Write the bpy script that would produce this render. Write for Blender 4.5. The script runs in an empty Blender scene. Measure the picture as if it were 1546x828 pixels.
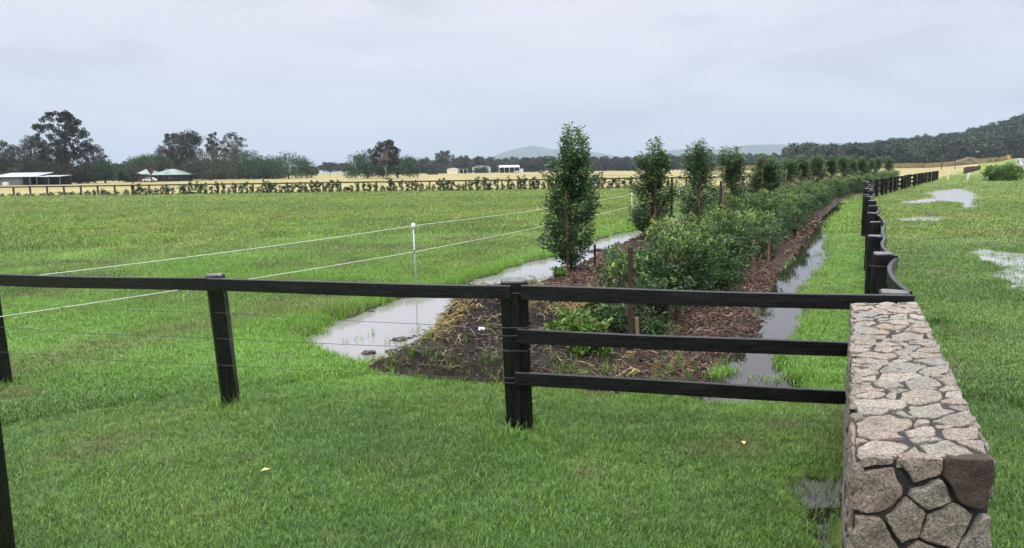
import bpy, bmesh, math, random
import numpy as np
from mathutils import Vector, Matrix
R = math.radians
random.seed(7)
rng = np.random.default_rng(7)
sc = bpy.context.scene
C = sc.collection

# ------------------------------------------------------------------ camera, sky, sun, exposure
CAM_H, PITCH, ROLL, FPX = 2.2, R(8.15), R(0.85), 1100.0
cam_d = bpy.data.cameras.new('camera')
cam = bpy.data.objects.new('camera', cam_d)
C.objects.link(cam)
cam_d.sensor_width = 36
cam_d.lens = 36 * FPX / 1546
cam_d.clip_start = 0.05
cam_d.clip_end = 20000
CM = Matrix.Rotation(ROLL, 4, 'Y') @ Matrix.Rotation(math.pi / 2 - PITCH, 4, 'X')
cam.matrix_world = Matrix.Translation((0, 0, CAM_H)) @ CM
sc.camera = cam

SUN_EL, SUN_ROT = R(58), R(200)
w = bpy.data.worlds.new('World')
sc.world = w
w.use_nodes = True
nt = w.node_tree
nt.nodes.clear()


def N(nt, t, loc=None, **kw):
    n = nt.nodes.new(t)
    for k, v in kw.items():
        if k == 'ins':
            for a, b in v.items():
                n.inputs[a].default_value = b
        else:
            setattr(n, k, v)
    return n


def ramp(nt, stops, fac=None, interp='LINEAR'):
    n = nt.nodes.new('ShaderNodeValToRGB')
    cr = n.color_ramp
    cr.interpolation = interp
    while len(cr.elements) < len(stops):
        cr.elements.new(0.5)
    for e, (p, c) in zip(cr.elements, stops):
        e.position = p
        e.color = (*c, 1) if len(c) == 3 else c
    if fac is not None:
        nt.links.new(fac, n.inputs[0])
    return n


def mixc(nt, fac, a, b, mode='MIX'):
    n = nt.nodes.new('ShaderNodeMix')
    n.data_type = 'RGBA'
    n.blend_type = mode
    for sock, v in ((n.inputs[0], fac), (n.inputs[6], a), (n.inputs[7], b)):
        if hasattr(v, 'is_output'):
            nt.links.new(v, sock)
        elif isinstance(v, (int, float)):
            sock.default_value = v
        else:
            sock.default_value = (*v, 1) if len(v) == 3 else v
    return n.outputs[2]


def math_n(nt, op, a, b=None, c=None, clamp=False):
    n = nt.nodes.new('ShaderNodeMath')
    n.operation = op
    n.use_clamp = clamp
    for i, v in enumerate((a, b, c)):
        if v is None:
            continue
        if hasattr(v, 'is_output'):
            nt.links.new(v, n.inputs[i])
        else:
            n.inputs[i].default_value = v
    return n.outputs[0]


# overcast sky: a Nishita sky behind an almost closed layer of cloud
tc = N(nt, 'ShaderNodeTexCoord')
sep = N(nt, 'ShaderNodeSeparateXYZ')
nt.links.new(tc.outputs['Generated'], sep.inputs[0])
sky = N(nt, 'ShaderNodeTexSky', sky_type='NISHITA', sun_disc=False, sun_elevation=SUN_EL, sun_rotation=SUN_ROT)
el = math_n(nt, 'MAXIMUM', sep.outputs[2], 0.0)
# cloud layer colour by elevation (values are for background strength 0.1)
cl = ramp(nt, [(0.0, (0.53, 0.615, 0.715)), (0.09, (0.625, 0.655, 0.742)), (0.20, (0.690, 0.692, 0.778)),
               (0.42, (0.73, 0.715, 0.79)), (0.65, (0.92, 0.93, 0.96)), (1.0, (1.0, 1.0, 1.0))], el)
boost = N(nt, 'ShaderNodeMapRange', interpolation_type='SMOOTHSTEP', ins={1: 0.42, 2: 0.80, 3: 10.0, 4: 46.0})
nt.links.new(el, boost.inputs[0])
mp = N(nt, 'ShaderNodeMapping', ins={3: (1.0, 1.0, 4.2)})
nt.links.new(tc.outputs['Generated'], mp.inputs[0])
n1 = N(nt, 'ShaderNodeTexNoise', ins={2: 2.6, 3: 6.0, 4: 0.55, 8: 0.6})
nt.links.new(mp.outputs[0], n1.inputs[0])
c1 = ramp(nt, [(0.36, (0.87, 0.875, 0.895)), (0.49, (1, 1, 1)), (0.64, (1.075, 1.06, 1.045))], n1.outputs[0])
clm = mixc(nt, 1.0, cl.outputs[0], c1.outputs[0], 'MULTIPLY')
vs = N(nt, 'ShaderNodeVectorMath', operation='SCALE')
nt.links.new(clm, vs.inputs[0])
nt.links.new(boost.outputs[0], vs.inputs[3])
skm = mixc(nt, 0.93, sky.outputs[0], vs.outputs[0])
bg = N(nt, 'ShaderNodeBackground', ins={1: 0.1})
nt.links.new(skm, bg.inputs[0])
wo = N(nt, 'ShaderNodeOutputWorld')
nt.links.new(bg.outputs[0], wo.inputs[0])

sun_d = bpy.data.lights.new('sun', 'SUN')
sun_d.energy = 1.5
sun_d.angle = R(28)
sun_d.color = (1.0, 0.97, 0.92)
sun = bpy.data.objects.new('sun', sun_d)
C.objects.link(sun)
sdir = Vector((math.sin(SUN_ROT) * math.cos(SUN_EL), math.cos(SUN_ROT) * math.cos(SUN_EL), math.sin(SUN_EL)))
sun.rotation_euler = sdir.to_track_quat('Z', 'Y').to_euler()

sc.view_settings.view_transform = 'Standard'
sc.view_settings.look = 'None'
sc.view_settings.gamma = 1
sc.view_settings.use_curve_mapping = False
sc.view_settings.exposure = 0.3
sc.cycles.use_denoising = True
sc.cycles.max_bounces = 6
sc.cycles.diffuse_bounces = 3
sc.cycles.glossy_bounces = 3
sc.cycles.transmission_bounces = 4
sc.cycles.transparent_max_bounces = 12
sc.cycles.volume_bounces = 0
sc.cycles.sample_clamp_indirect = 4


# ------------------------------------------------------------------ helpers
def at(px, py, z=0.0, Y=None):
    """ground (or height z, or depth Y) point that a pixel of the survey picture looks at"""
    d = CM.to_3x3() @ Vector(((px - 773) / FPX, -(py - 414) / FPX, -1))
    t = (z - CAM_H) / d.z if Y is None else Y / d.y
    return Vector((0, 0, CAM_H)) + d * t


def tag(o, label=None, cat=None, group=None, kind=None):
    if label: o['label'] = label
    if cat: o['category'] = cat
    if group: o['group'] = group
    if kind: o['kind'] = kind
    return o


def empty(name, loc=(0, 0, 0), rz=0.0, label=None, cat=None, group=None):
    o = bpy.data.objects.new(name, None)
    C.objects.link(o)
    o.location = loc
    o.rotation_euler = (0, 0, rz)
    o.empty_display_size = 0.1
    return tag(o, label, cat, group)


def link(name, me, parent=None, loc=None, rz=None):
    o = bpy.data.objects.new(name, me)
    C.objects.link(o)
    if parent: o.parent = parent
    if loc is not None: o.location = loc
    if rz is not None: o.rotation_euler = (0, 0, rz)
    return o


def dup(o, parent=None, name=None):
    c = o.copy()
    C.objects.link(c)
    if parent: c.parent = parent
    for ch in list(o.children):
        dup(ch, c)
    return c


def np_mesh(name, V, faces, mats, attrs=None, fattrs=None, smooth=False, mi=None):
    """faces: int array (F,k)"""
    me = bpy.data.meshes.new(name)
    V = np.asarray(V, dtype=np.float32)
    Fa = np.asarray(faces, dtype=np.int32)
    nf, k = Fa.shape
    me.vertices.add(len(V))
    me.vertices.foreach_set('co', V.ravel())
    me.loops.add(nf * k)
    me.loops.foreach_set('vertex_index', Fa.ravel())
    me.polygons.add(nf)
    me.polygons.foreach_set('loop_start', np.arange(0, nf * k, k, dtype=np.int32))
    if mi is not None:
        me.polygons.foreach_set('material_index', np.asarray(mi, dtype=np.int32))
    me.polygons.foreach_set('use_smooth', np.full(nf, smooth, dtype=bool))
    for m in (mats if isinstance(mats, (list, tuple)) else [mats]):
        me.materials.append(m)
    for nm, a in (attrs or {}).items():
        at_ = me.attributes.new(nm, 'FLOAT', 'POINT')
        at_.data.foreach_set('value', np.asarray(a, dtype=np.float32))
    for nm, a in (fattrs or {}).items():
        at_ = me.attributes.new(nm, 'FLOAT', 'FACE')
        at_.data.foreach_set('value', np.asarray(a, dtype=np.float32))
    me.update(calc_edges=True)
    me.validate()
    return me


class MB:
    """collects boxes, tubes, lofts for ONE mesh"""
    def __init__(s):
        s.bm = bmesh.new()

    def box(s, c, d, rot=None, bevel=0.0, mi=0):
        m = Matrix.Translation(c) @ (rot.to_4x4() if rot is not None else Matrix.Identity(4)) @ Matrix.Diagonal((*d, 1))
        r = bmesh.ops.create_cube(s.bm, size=1, matrix=m)
        fs = set(f for v in r['verts'] for f in v.link_faces)
        for f in fs: f.material_index = mi
        if bevel:
            es = list(set(e for f in fs for e in f.edges))
            bmesh.ops.bevel(s.bm, geom=es, offset=bevel, segments=1, affect='EDGES')
        return s

    def loft(s, rings, cap=True, mi=0, cap_mi=None, smooth=False):
        rv = [[s.bm.verts.new(p) for p in r] for r in rings]
        n = len(rv[0])
        for a, b in zip(rv, rv[1:]):
            for i in range(n):
                f = s.bm.faces.new((a[i], a[(i + 1) % n], b[(i + 1) % n], b[i]))
                f.material_index = mi
                f.smooth = smooth
        if cap:
            f = s.bm.faces.new(list(reversed(rv[0])))
            f.material_index = mi
            f = s.bm.faces.new(rv[-1])
            f.material_index = mi if cap_mi is None else cap_mi
        return s

    def tube(s, pts, radii, sides=6, cap=True, mi=0, smooth=True):
        pts = [Vector(p) for p in pts]
        if isinstance(radii, (int, float)): radii = [radii] * len(pts)
        rings = []
        up = Vector((0.31, 0.22, 0.93))
        for i, p in enumerate(pts):
            t = (pts[min(i + 1, len(pts) - 1)] - pts[max(i - 1, 0)]).normalized()
            a = t.cross(up)
            if a.length < 1e-3: a = t.cross(Vector((1, 0, 0)))
            a.normalize()
            b = t.cross(a).normalized()
            rings.append([p + (a * math.cos(q) + b * math.sin(q)) * radii[i]
                          for q in [-2 * math.pi * k / sides for k in range(sides)]])
        return s.loft(rings, cap, mi, smooth=smooth)

    def poly(s, pts, mi=0):
        f = s.bm.faces.new([s.bm.verts.new(p) for p in pts])
        f.material_index = mi
        return s

    def build(s, name, mats, parent=None, loc=None):
        bmesh.ops.recalc_face_normals(s.bm, faces=s.bm.faces)
        me = bpy.data.meshes.new(name)
        s.bm.to_mesh(me)
        s.bm.free()
        for m in (mats if isinstance(mats, (list, tuple)) else [mats]):
            me.materials.append(m)
        return link(name, me, parent, loc)


def hash2(ix, iy, seed=0):
    h = (ix.astype(np.int64) * 374761393 + iy.astype(np.int64) * 668265263 + seed * 1442695041) & 0xFFFFFFFF
    h = ((h ^ (h >> 13)) * 1274126177) & 0xFFFFFFFF
    return ((h ^ (h >> 16)) & 0xFFFF) / 65535.0


def vnoise(x, y, seed=0):
    x0, y0 = np.floor(x), np.floor(y)
    fx, fy = x - x0, y - y0
    fx = fx * fx * (3 - 2 * fx)
    fy = fy * fy * (3 - 2 * fy)
    a, b = hash2(x0, y0, seed), hash2(x0 + 1, y0, seed)
    c, d = hash2(x0, y0 + 1, seed), hash2(x0 + 1, y0 + 1, seed)
    return (a * (1 - fx) + b * fx) * (1 - fy) + (c * (1 - fx) + d * fx) * fy


def fbm(x, y, seed=0, o=3):
    s, a, t = 0, 0.5, 0
    for i in range(o):
        q = 0.65 + 0.9 * i          # turn each octave so no grid shows
        s = s + a * vnoise((x * math.cos(q) - y * math.sin(q)) * 2 ** i, (x * math.sin(q) + y * math.cos(q)) * 2 ** i, seed + i * 17)
        t += a
        a *= 0.5
    return s / t - 0.5


def ss(a, b, x):
    t = np.clip((x - a) / (b - a), 0, 1)
    return t * t * (3 - 2 * t)


def sdf(poly, X, Y, reach=6.0):
    """signed distance (negative inside) of points to a closed polygon; far points get `reach`"""
    P = np.asarray(poly, dtype=float)
    out = np.full(X.shape, reach)
    m = ((X > P[:, 0].min() - reach) & (X < P[:, 0].max() + reach) & (Y > P[:, 1].min() - reach) & (Y < P[:, 1].max() + reach))
    x, y = X[m], Y[m]
    d = np.full(x.shape, 1e9)
    ins = np.zeros(x.shape, dtype=bool)
    for i in range(len(P)):
        ax, ay = P[i]
        bx, by = P[(i + 1) % len(P)]
        ex, ey = bx - ax, by - ay
        t = np.clip(((x - ax) * ex + (y - ay) * ey) / (ex * ex + ey * ey + 1e-12), 0, 1)
        d = np.minimum(d, np.hypot(x - ax - t * ex, y - ay - t * ey))
        if ay != by:
            c = ((ay > y) != (by > y)) & (x < (bx - ax) * (y - ay) / (by - ay) + ax)
            ins ^= c
    out[m] = np.minimum(np.where(ins, -d, d), reach)
    return out


# ------------------------------------------------------------------ materials
def mat(name, rough=0.8, spec=0.3):
    m = bpy.data.materials.new(name)
    m.use_nodes = True
    nt = m.node_tree
    b = nt.nodes['Principled BSDF']
    b.inputs['Roughness'].default_value = rough
    b.inputs['Specular IOR Level'].default_value = spec
    return m, nt, b


def pos_noise(nt, scale, detail=4, rough=0.55, obj=False, vec_scale=None):
    n = N(nt, 'ShaderNodeTexNoise', ins={2: scale, 3: detail, 4: rough})
    if obj:
        t = N(nt, 'ShaderNodeTexCoord')
        src = t.outputs['Object']
    else:
        g = N(nt, 'ShaderNodeNewGeometry')
        src = g.outputs['Position']
    if vec_scale:
        mp = N(nt, 'ShaderNodeMapping', ins={3: vec_scale})
        nt.links.new(src, mp.inputs[0])
        src = mp.outputs[0]
    nt.links.new(src, n.inputs[0])
    return n.outputs[0]


def bump(nt, b, h, strength, dist=0.02):
    n = N(nt, 'ShaderNodeBump', ins={0: strength, 1: dist})
    nt.links.new(h, n.inputs['Height'])
    nt.links.new(n.outputs[0], b.inputs['Normal'])


def simple(name, col, rough=0.7, spec=0.3, var=0.15, scale=6, obj=True, metal=0):
    m, nt, b = mat(name, rough, spec)
    n = pos_noise(nt, scale, obj=obj)
    r = ramp(nt, [(0.3, tuple(c * (1 - var) for c in col)), (0.7, tuple(min(1, c * (1 + var)) for c in col))], n)
    nt.links.new(r.outputs[0], b.inputs[0])
    b.inputs['Metallic'].default_value = metal
    return m


def attr(nt, name, typ='GEOMETRY'):
    n = N(nt, 'ShaderNodeAttribute', attribute_type=typ, attribute_name=name)
    return n.outputs['Fac']


def grass_colour(nt):
    """colour of the sward by place: lawn, long paddock, verge, with worn and lush patches"""
    g = N(nt, 'ShaderNodeNewGeometry')
    sp = N(nt, 'ShaderNodeSeparateXYZ')
    nt.links.new(g.outputs['Position'], sp.inputs[0])
    big = pos_noise(nt, 0.10, 3)
    mid = pos_noise(nt, 0.55, 4)
    fine = pos_noise(nt, 3.2, 3)
    # distance up the paddock: yellower and paler, longer grass
    far = N(nt, 'ShaderNodeMapRange', ins={1: 8.0, 2: 34.0})
    nt.links.new(sp.outputs[1], far.inputs[0])
    near = ramp(nt, [(0.30, (0.050, 0.116, 0.014)), (0.5, (0.074, 0.158, 0.020)), (0.68, (0.112, 0.198, 0.032))], mid)
    pad = ramp(nt, [(0.32, (0.116, 0.188, 0.032)), (0.5, (0.150, 0.226, 0.042)), (0.68, (0.190, 0.250, 0.056))], mid)
    c = mixc(nt, far.outputs[0], near.outputs[0], pad.outputs[0])
    bigr = ramp(nt, [(0.38, (0.80, 0.88, 0.80)), (0.5, (1, 1, 1)), (0.62, (1.20, 1.10, 1.08))], big)
    c = mixc(nt, 1.0, c, bigr.outputs[0], 'MULTIPLY')
    # dry scraps
    dry = ramp(nt, [(0.62, (0, 0, 0)), (0.74, (1, 1, 1))], fine)
    c = mixc(nt, math_n(nt, 'MULTIPLY', dry.outputs[0], 0.35), c, (0.16, 0.13, 0.05))
    return c


def make_grass_mats():
    m, nt, b = mat('grass_ground', 0.9, 0.15)
    c = grass_colour(nt)
    c = mixc(nt, 0.42, c, (0.05, 0.050, 0.02))
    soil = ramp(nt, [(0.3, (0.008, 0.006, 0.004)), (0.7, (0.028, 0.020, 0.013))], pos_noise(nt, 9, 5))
    c = mixc(nt, attr(nt, 'mud'), c, soil.outputs[0])  # mask holds real mud plus the contact shade painted at post feet
    nt.links.new(c, b.inputs[0])
    rr = N(nt, 'ShaderNodeMapRange', ins={3: 0.9, 4: 0.6})
    nt.links.new(attr(nt, 'mud'), rr.inputs[0])
    nt.links.new(rr.outputs[0], b.inputs['Roughness'])
    bump(nt, b, pos_noise(nt, 22, 5, 0.7), 0.7, 0.04)

    m2, nt, b = mat('grass_blade', 0.38, 0.45)
    c = grass_colour(nt)
    bl = attr(nt, 'bl')
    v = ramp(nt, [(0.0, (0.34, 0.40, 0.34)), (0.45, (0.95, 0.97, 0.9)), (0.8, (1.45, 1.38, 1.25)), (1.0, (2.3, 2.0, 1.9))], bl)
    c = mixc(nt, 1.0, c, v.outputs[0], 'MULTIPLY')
    lush = attr(nt, 'lush', 'INSTANCER')
    c = mixc(nt, math_n(nt, 'MULTIPLY', lush, 0.75), c, (0.150, 0.310, 0.034))
    worn = attr(nt, 'worn', 'INSTANCER')
    c = mixc(nt, math_n(nt, 'MULTIPLY', worn, 0.75), c, (0.12, 0.095, 0.045))
    nt.links.new(c, b.inputs[0])
    tr = N(nt, 'ShaderNodeBsdfTranslucent')
    nt.links.new(c, tr.inputs[0])
    mx = N(nt, 'ShaderNodeMixShader', ins={0: 0.3})
    nt.links.new(b.outputs[0], mx.inputs[1])
    nt.links.new(tr.outputs[0], mx.inputs[2])
    nt.links.new(mx.outputs[0], nt.nodes['Material Output'].inputs[0])
    return m, m2


M_GROUND, M_BLADE = make_grass_mats()


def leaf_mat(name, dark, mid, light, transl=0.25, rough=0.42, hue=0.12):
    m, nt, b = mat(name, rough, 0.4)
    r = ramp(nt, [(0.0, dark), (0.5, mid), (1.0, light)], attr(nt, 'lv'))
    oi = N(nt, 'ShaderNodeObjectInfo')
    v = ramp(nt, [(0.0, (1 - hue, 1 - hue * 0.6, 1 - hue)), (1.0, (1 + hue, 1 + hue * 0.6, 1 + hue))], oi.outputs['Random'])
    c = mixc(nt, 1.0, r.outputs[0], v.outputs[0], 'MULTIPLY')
    nt.links.new(c, b.inputs[0])
    tr = N(nt, 'ShaderNodeBsdfTranslucent')
    nt.links.new(c, tr.inputs[0])
    mx = N(nt, 'ShaderNodeMixShader', ins={0: transl})
    nt.links.new(b.outputs[0], mx.inputs[1])
    nt.links.new(tr.outputs[0], mx.inputs[2])
    nt.links.new(mx.outputs[0], nt.nodes['Material Output'].inputs[0])
    return m


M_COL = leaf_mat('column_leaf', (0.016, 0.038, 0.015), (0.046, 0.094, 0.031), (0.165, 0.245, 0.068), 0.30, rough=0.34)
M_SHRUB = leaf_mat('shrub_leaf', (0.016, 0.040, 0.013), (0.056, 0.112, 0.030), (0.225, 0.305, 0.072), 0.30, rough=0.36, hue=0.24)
M_GUM = leaf_mat('gum_leaf', (0.009, 0.013, 0.008), (0.018, 0.024, 0.014), (0.036, 0.043, 0.025), 0.15, 0.6)
M_DOME = leaf_mat('fig_leaf', (0.008, 0.024, 0.006), (0.020, 0.056, 0.011), (0.052, 0.105, 0.024), 0.15, 0.55)
M_OLIVE = leaf_mat('olive_leaf', (0.020, 0.026, 0.012), (0.034, 0.043, 0.019), (0.058, 0.068, 0.030), 0.15, 0.6)
M_FOREST = leaf_mat('forest_leaf', (0.008, 0.016, 0.008), (0.022, 0.036, 0.016), (0.058, 0.078, 0.034), 0.1, 0.7, 0.5)
M_BUSH = leaf_mat('bush_leaf', (0.050, 0.105, 0.016), (0.090, 0.165, 0.026), (0.14, 0.23, 0.038), 0.2, 0.5)
M_DRYLEAF = leaf_mat('dry_stalk', (0.15, 0.105, 0.04), (0.27, 0.20, 0.08), (0.36, 0.28, 0.12), 0.2, 0.8)
M_BARK = simple('bark', (0.085, 0.068, 0.055), 0.9, 0.2, 0.35, 14)
M_PALEBARK = simple('pale_bark', (0.20, 0.18, 0.155), 0.85, 0.2, 0.3, 5)


def make_paint(name, vs):
    m, nt, b = mat(name, 0.5, 0.32)
    n = pos_noise(nt, 4, 6, 0.7, obj=True, vec_scale=vs)
    g = pos_noise(nt, 16, 5, 0.75, obj=True, vec_scale=vs)
    k = pos_noise(nt, 2.3, 5, 0.7, obj=True)
    r = ramp(nt, [(0.35, (0.0022, 0.0023, 0.0026)), (0.58, (0.0050, 0.0051, 0.0054)), (0.70, (0.018, 0.0165, 0.015))], n)
    wear = ramp(nt, [(0.60, (0, 0, 0)), (0.70, (1, 1, 1))], g)
    wk = math_n(nt, 'MULTIPLY', wear.outputs[0], ramp(nt, [(0.45, (0, 0, 0)), (0.65, (0.7, 0.7, 0.7))], k).outputs[0])
    c = mixc(nt, wk, r.outputs[0], (0.045, 0.041, 0.038))
    nt.links.new(c, b.inputs[0])
    rr = ramp(nt, [(0.3, (0.16,) * 3), (0.7, (0.45,) * 3)], n)
    nt.links.new(rr.outputs[0], b.inputs['Roughness'])
    bump(nt, b, g, 0.55, 0.006)
    return m


M_PAINT = make_paint('black_painted_rail', (1, 1, 13))
M_POSTPAINT = make_paint('black_painted_post', (13, 13, 1))
M_ENDGRAIN = simple('weathered_endgrain', (0.075, 0.075, 0.08), 0.6, 0.4, 0.5, 18)
M_WIRE = simple('fence_wire', (0.045, 0.045, 0.047), 0.5, 0.4, 0.2, 30)
M_GALV = simple('galvanised_steel', (0.33, 0.34, 0.35), 0.45, 0.5, 0.15, 25, metal=0.3)
M_TAPE = simple('white_tape', (0.62, 0.62, 0.60), 0.6, 0.3, 0.08, 40)
M_PLASTIC = simple('white_plastic', (0.80, 0.80, 0.80), 0.4, 0.5, 0.05, 10)
M_STAKE = simple('brown_stake', (0.075, 0.042, 0.028), 0.85, 0.2, 0.4, 20)
M_DARKSTAKE = simple('dark_stake', (0.035, 0.018, 0.013), 0.7, 0.3, 0.4, 20)
M_PALESTAKE = simple('raw_timber', (0.145, 0.10, 0.066), 0.85, 0.2, 0.3, 25)
M_RAILBROWN = simple('brown_rail', (0.060, 0.042, 0.032), 0.85, 0.2, 0.3, 3)


def make_mulch():
    m, nt, b = mat('wood_mulch', 0.75, 0.3)
    n = pos_noise(nt, 38, 6, 0.75)
    n2 = pos_noise(nt, 2.2, 3)
    a = ramp(nt, [(0.30, (0.007, 0.004, 0.003)), (0.5, (0.030, 0.014, 0.0095)), (0.72, (0.085, 0.043, 0.029))], n)
    s = ramp(nt, [(0.36, (0.0015, 0.0012, 0.001)), (0.52, (0.009, 0.007, 0.0055)), (0.68, (0.050, 0.038, 0.028))], n)
    k = math_n(nt, 'ADD', attr(nt, 'soil'), math_n(nt, 'MULTIPLY', math_n(nt, 'SUBTRACT', n2, 0.5), 0.9), clamp=True)
    c = mixc(nt, k, a.outputs[0], s.outputs[0])
    nt.links.new(c, b.inputs[0])
    bump(nt, b, n, 1.0, 0.05)
    return m


M_MULCH = make_mulch()


def chip_mat(name, stops):
    m, nt, b = mat(name, 0.7, 0.3)
    oi = N(nt, 'ShaderNodeObjectInfo')
    r = ramp(nt, stops, oi.outputs['Random'])
    nt.links.new(r.outputs[0], b.inputs[0])
    return m


M_CHIP = chip_mat('bark_chip', [(0, (0.010, 0.005, 0.004)), (0.45, (0.042, 0.019, 0.013)), (0.85, (0.085, 0.042, 0.029)), (1, (0.18, 0.11, 0.08))])
M_STRAW = chip_mat('straw', [(0, (0.09, 0.06, 0.025)), (0.35, (0.21, 0.15, 0.06)), (0.8, (0.36, 0.27, 0.11)), (1, (0.26, 0.28, 0.09))])
M_TWIG = chip_mat('twig', [(0, (0.006, 0.0045, 0.0035)), (0.5, (0.028, 0.021, 0.016)), (1, (0.16, 0.125, 0.085))])


def water_mat(name, base, ior, rip=0.05):
    m, nt, b = mat(name, 0.02, 0.5)
    b.inputs[0].default_value = (*base, 1)
    b.inputs['IOR'].default_value = ior
    n = pos_noise(nt, 5.0, 3, 0.5, vec_scale=(1.0, 0.7, 1.0))
    n2 = pos_noise(nt, 1.1, 2, 0.5)
    h = math_n(nt, 'ADD', n, n2)
    bump(nt, b, h, rip, 0.02)
    return m


M_WATER = water_mat('muddy_water', (0.17, 0.165, 0.165), 1.8, 0.035)
M_PUDDLE = water_mat('rain_puddle', (0.22, 0.22, 0.22), 1.8, 0.05)
M_PUDDLE.node_tree.nodes['Principled BSDF'].inputs['Roughness'].default_value = 0.14
M_DARKWATER = water_mat('dark_ditch_water', (0.010, 0.0075, 0.005), 1.75, 0.06)


def make_stone():
    m, nt, b = mat('wall_stone', 0.78, 0.3)
    tint = attr(nt, 'tint')
    base = ramp(nt, [(0.0, (0.060, 0.040, 0.032)), (0.12, (0.15, 0.132, 0.11)), (0.3, (0.235, 0.212, 0.182)), (0.45, (0.268, 0.226, 0.192)),
                     (0.6, (0.250, 0.235, 0.206)), (0.75, (0.205, 0.210, 0.200)), (0.88, (0.300, 0.240, 0.204)), (1.0, (0.315, 0.285, 0.250))], tint)
    n = pos_noise(nt, 26, 8, 0.75)
    n2 = pos_noise(nt, 95, 4, 0.85)
    n3 = pos_noise(nt, 7, 4, 0.6)
    sp = ramp(nt, [(0.30, (0.55, 0.53, 0.52)), (0.46, (0.95, 0.95, 0.95)), (0.66, (1.12, 1.1, 1.08))], n)
    c = mixc(nt, 1.0, base.outputs[0], sp.outputs[0], 'MULTIPLY')
    gr = ramp(nt, [(0.40, (0.30, 0.29, 0.29)), (0.50, (0.95, 0.95, 0.95)), (0.60, (1.55, 1.50, 1.42))], n2)
    c = mixc(nt, 0.85, c, gr.outputs[0], 'MULTIPLY')
    lich = ramp(nt, [(0.58, (0, 0, 0)), (0.66, (1, 1, 1))], n3)
    c = mixc(nt, math_n(nt, 'MULTIPLY', lich.outputs[0], 0.4), c, (0.10, 0.085, 0.07))
    stain = attr(nt, 'stain')
    stn = math_n(nt, 'MULTIPLY', stain, math_n(nt, 'MULTIPLY_ADD', n3, 1.6, -0.15), clamp=True)
    c = mixc(nt, stn, c, (0.055, 0.042, 0.033))
    nt.links.new(c, b.inputs[0])
    h = math_n(nt, 'ADD', math_n(nt, 'MULTIPLY', n, 1.0), math_n(nt, 'MULTIPLY', n2, 0.6))
    bump(nt, b, h, 1.0, 0.02)
    return m


M_STONE = make_stone()


def make_mortar():
    m, nt, b = mat('wall_mortar', 0.9, 0.2)
    n = pos_noise(nt, 60, 6, 0.75)
    n2 = pos_noise(nt, 5, 3)
    a = ramp(nt, [(0.3, (0.012, 0.012, 0.012)), (0.55, (0.036, 0.035, 0.034)), (0.75, (0.085, 0.082, 0.078))], n)
    rust = ramp(nt, [(0.56, (0, 0, 0)), (0.68, (1, 1, 1))], n2)
    c = mixc(nt, math_n(nt, 'MULTIPLY', rust.outputs[0], 0.35), a.outputs[0], (0.10, 0.062, 0.034))
    nt.links.new(c, b.inputs[0])
    bump(nt, b, n, 0.9, 0.015)
    return m


M_MORTAR = make_mortar()


def make_dryfield():
    m, nt, b = mat('dry_grass_field', 0.95, 0.1)
    n = pos_noise(nt, 0.25, 5, 0.7, vec_scale=(0.3, 0.06, 1))
    r = ramp(nt, [(0.3, (0.150, 0.128, 0.056)), (0.5, (0.205, 0.178, 0.082)), (0.7, (0.255, 0.225, 0.110))], n)
    nt.links.new(r.outputs[0], b.inputs[0])
    return m


M_DRY = make_dryfield()
M_HILL = simple('far_hill_forest', (0.026, 0.042, 0.022), 0.95, 0.1, 0.35, 0.02, obj=False)
M_ASPHALT = simple('asphalt', (0.075, 0.076, 0.08), 0.55, 0.4, 0.15, 2.0, obj=False)
M_GRAVEL = simple('road_gravel', (0.13, 0.12, 0.10), 0.9, 0.2, 0.2, 3.0, obj=False)
M_LINE = simple('road_paint', (0.75, 0.75, 0.72), 0.6, 0.3, 0.05, 2.0)

# ------------------------------------------------------------------ layout of the land
LEFT_DITCH = [(-2.95, 10.3), (-2.6, 9.2), (-1.75, 8.15), (-1.2, 8.7), (-0.7, 10.6), (-0.35, 12.0), (0.1, 13.2), (0.95, 15.5), (2.4, 19.3), (4.2, 24.0),
              (6.0, 28.6), (9.0, 35.5), (8.2, 36.0), (5.4, 29.0), (3.7, 25.4), (1.8, 21.3), (0.95, 18.8), (0.0, 16.9), (-1.0, 14.5), (-2.05, 12.9), (-2.6, 11.6)]
RIGHT_DITCH = [(1.3, 7.02), (2.1, 6.72), (2.9, 7.0), (2.95, 7.7), (3.2, 8.6), (4.35, 10.4), (5.0, 12.7), (7.25, 16.6), (8.75, 20.2), (13.6, 30.3),
               (20.3, 44.0), (19.7, 44.4), (12.75, 30.4), (6.9, 18.0), (5.1, 14.3), (3.75, 11.2), (3.4, 10.0), (2.55, 8.6), (2.0, 7.6)]
def survey(pts):
    return [(at(px, py).x, at(px, py).y) for px, py in pts]


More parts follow.
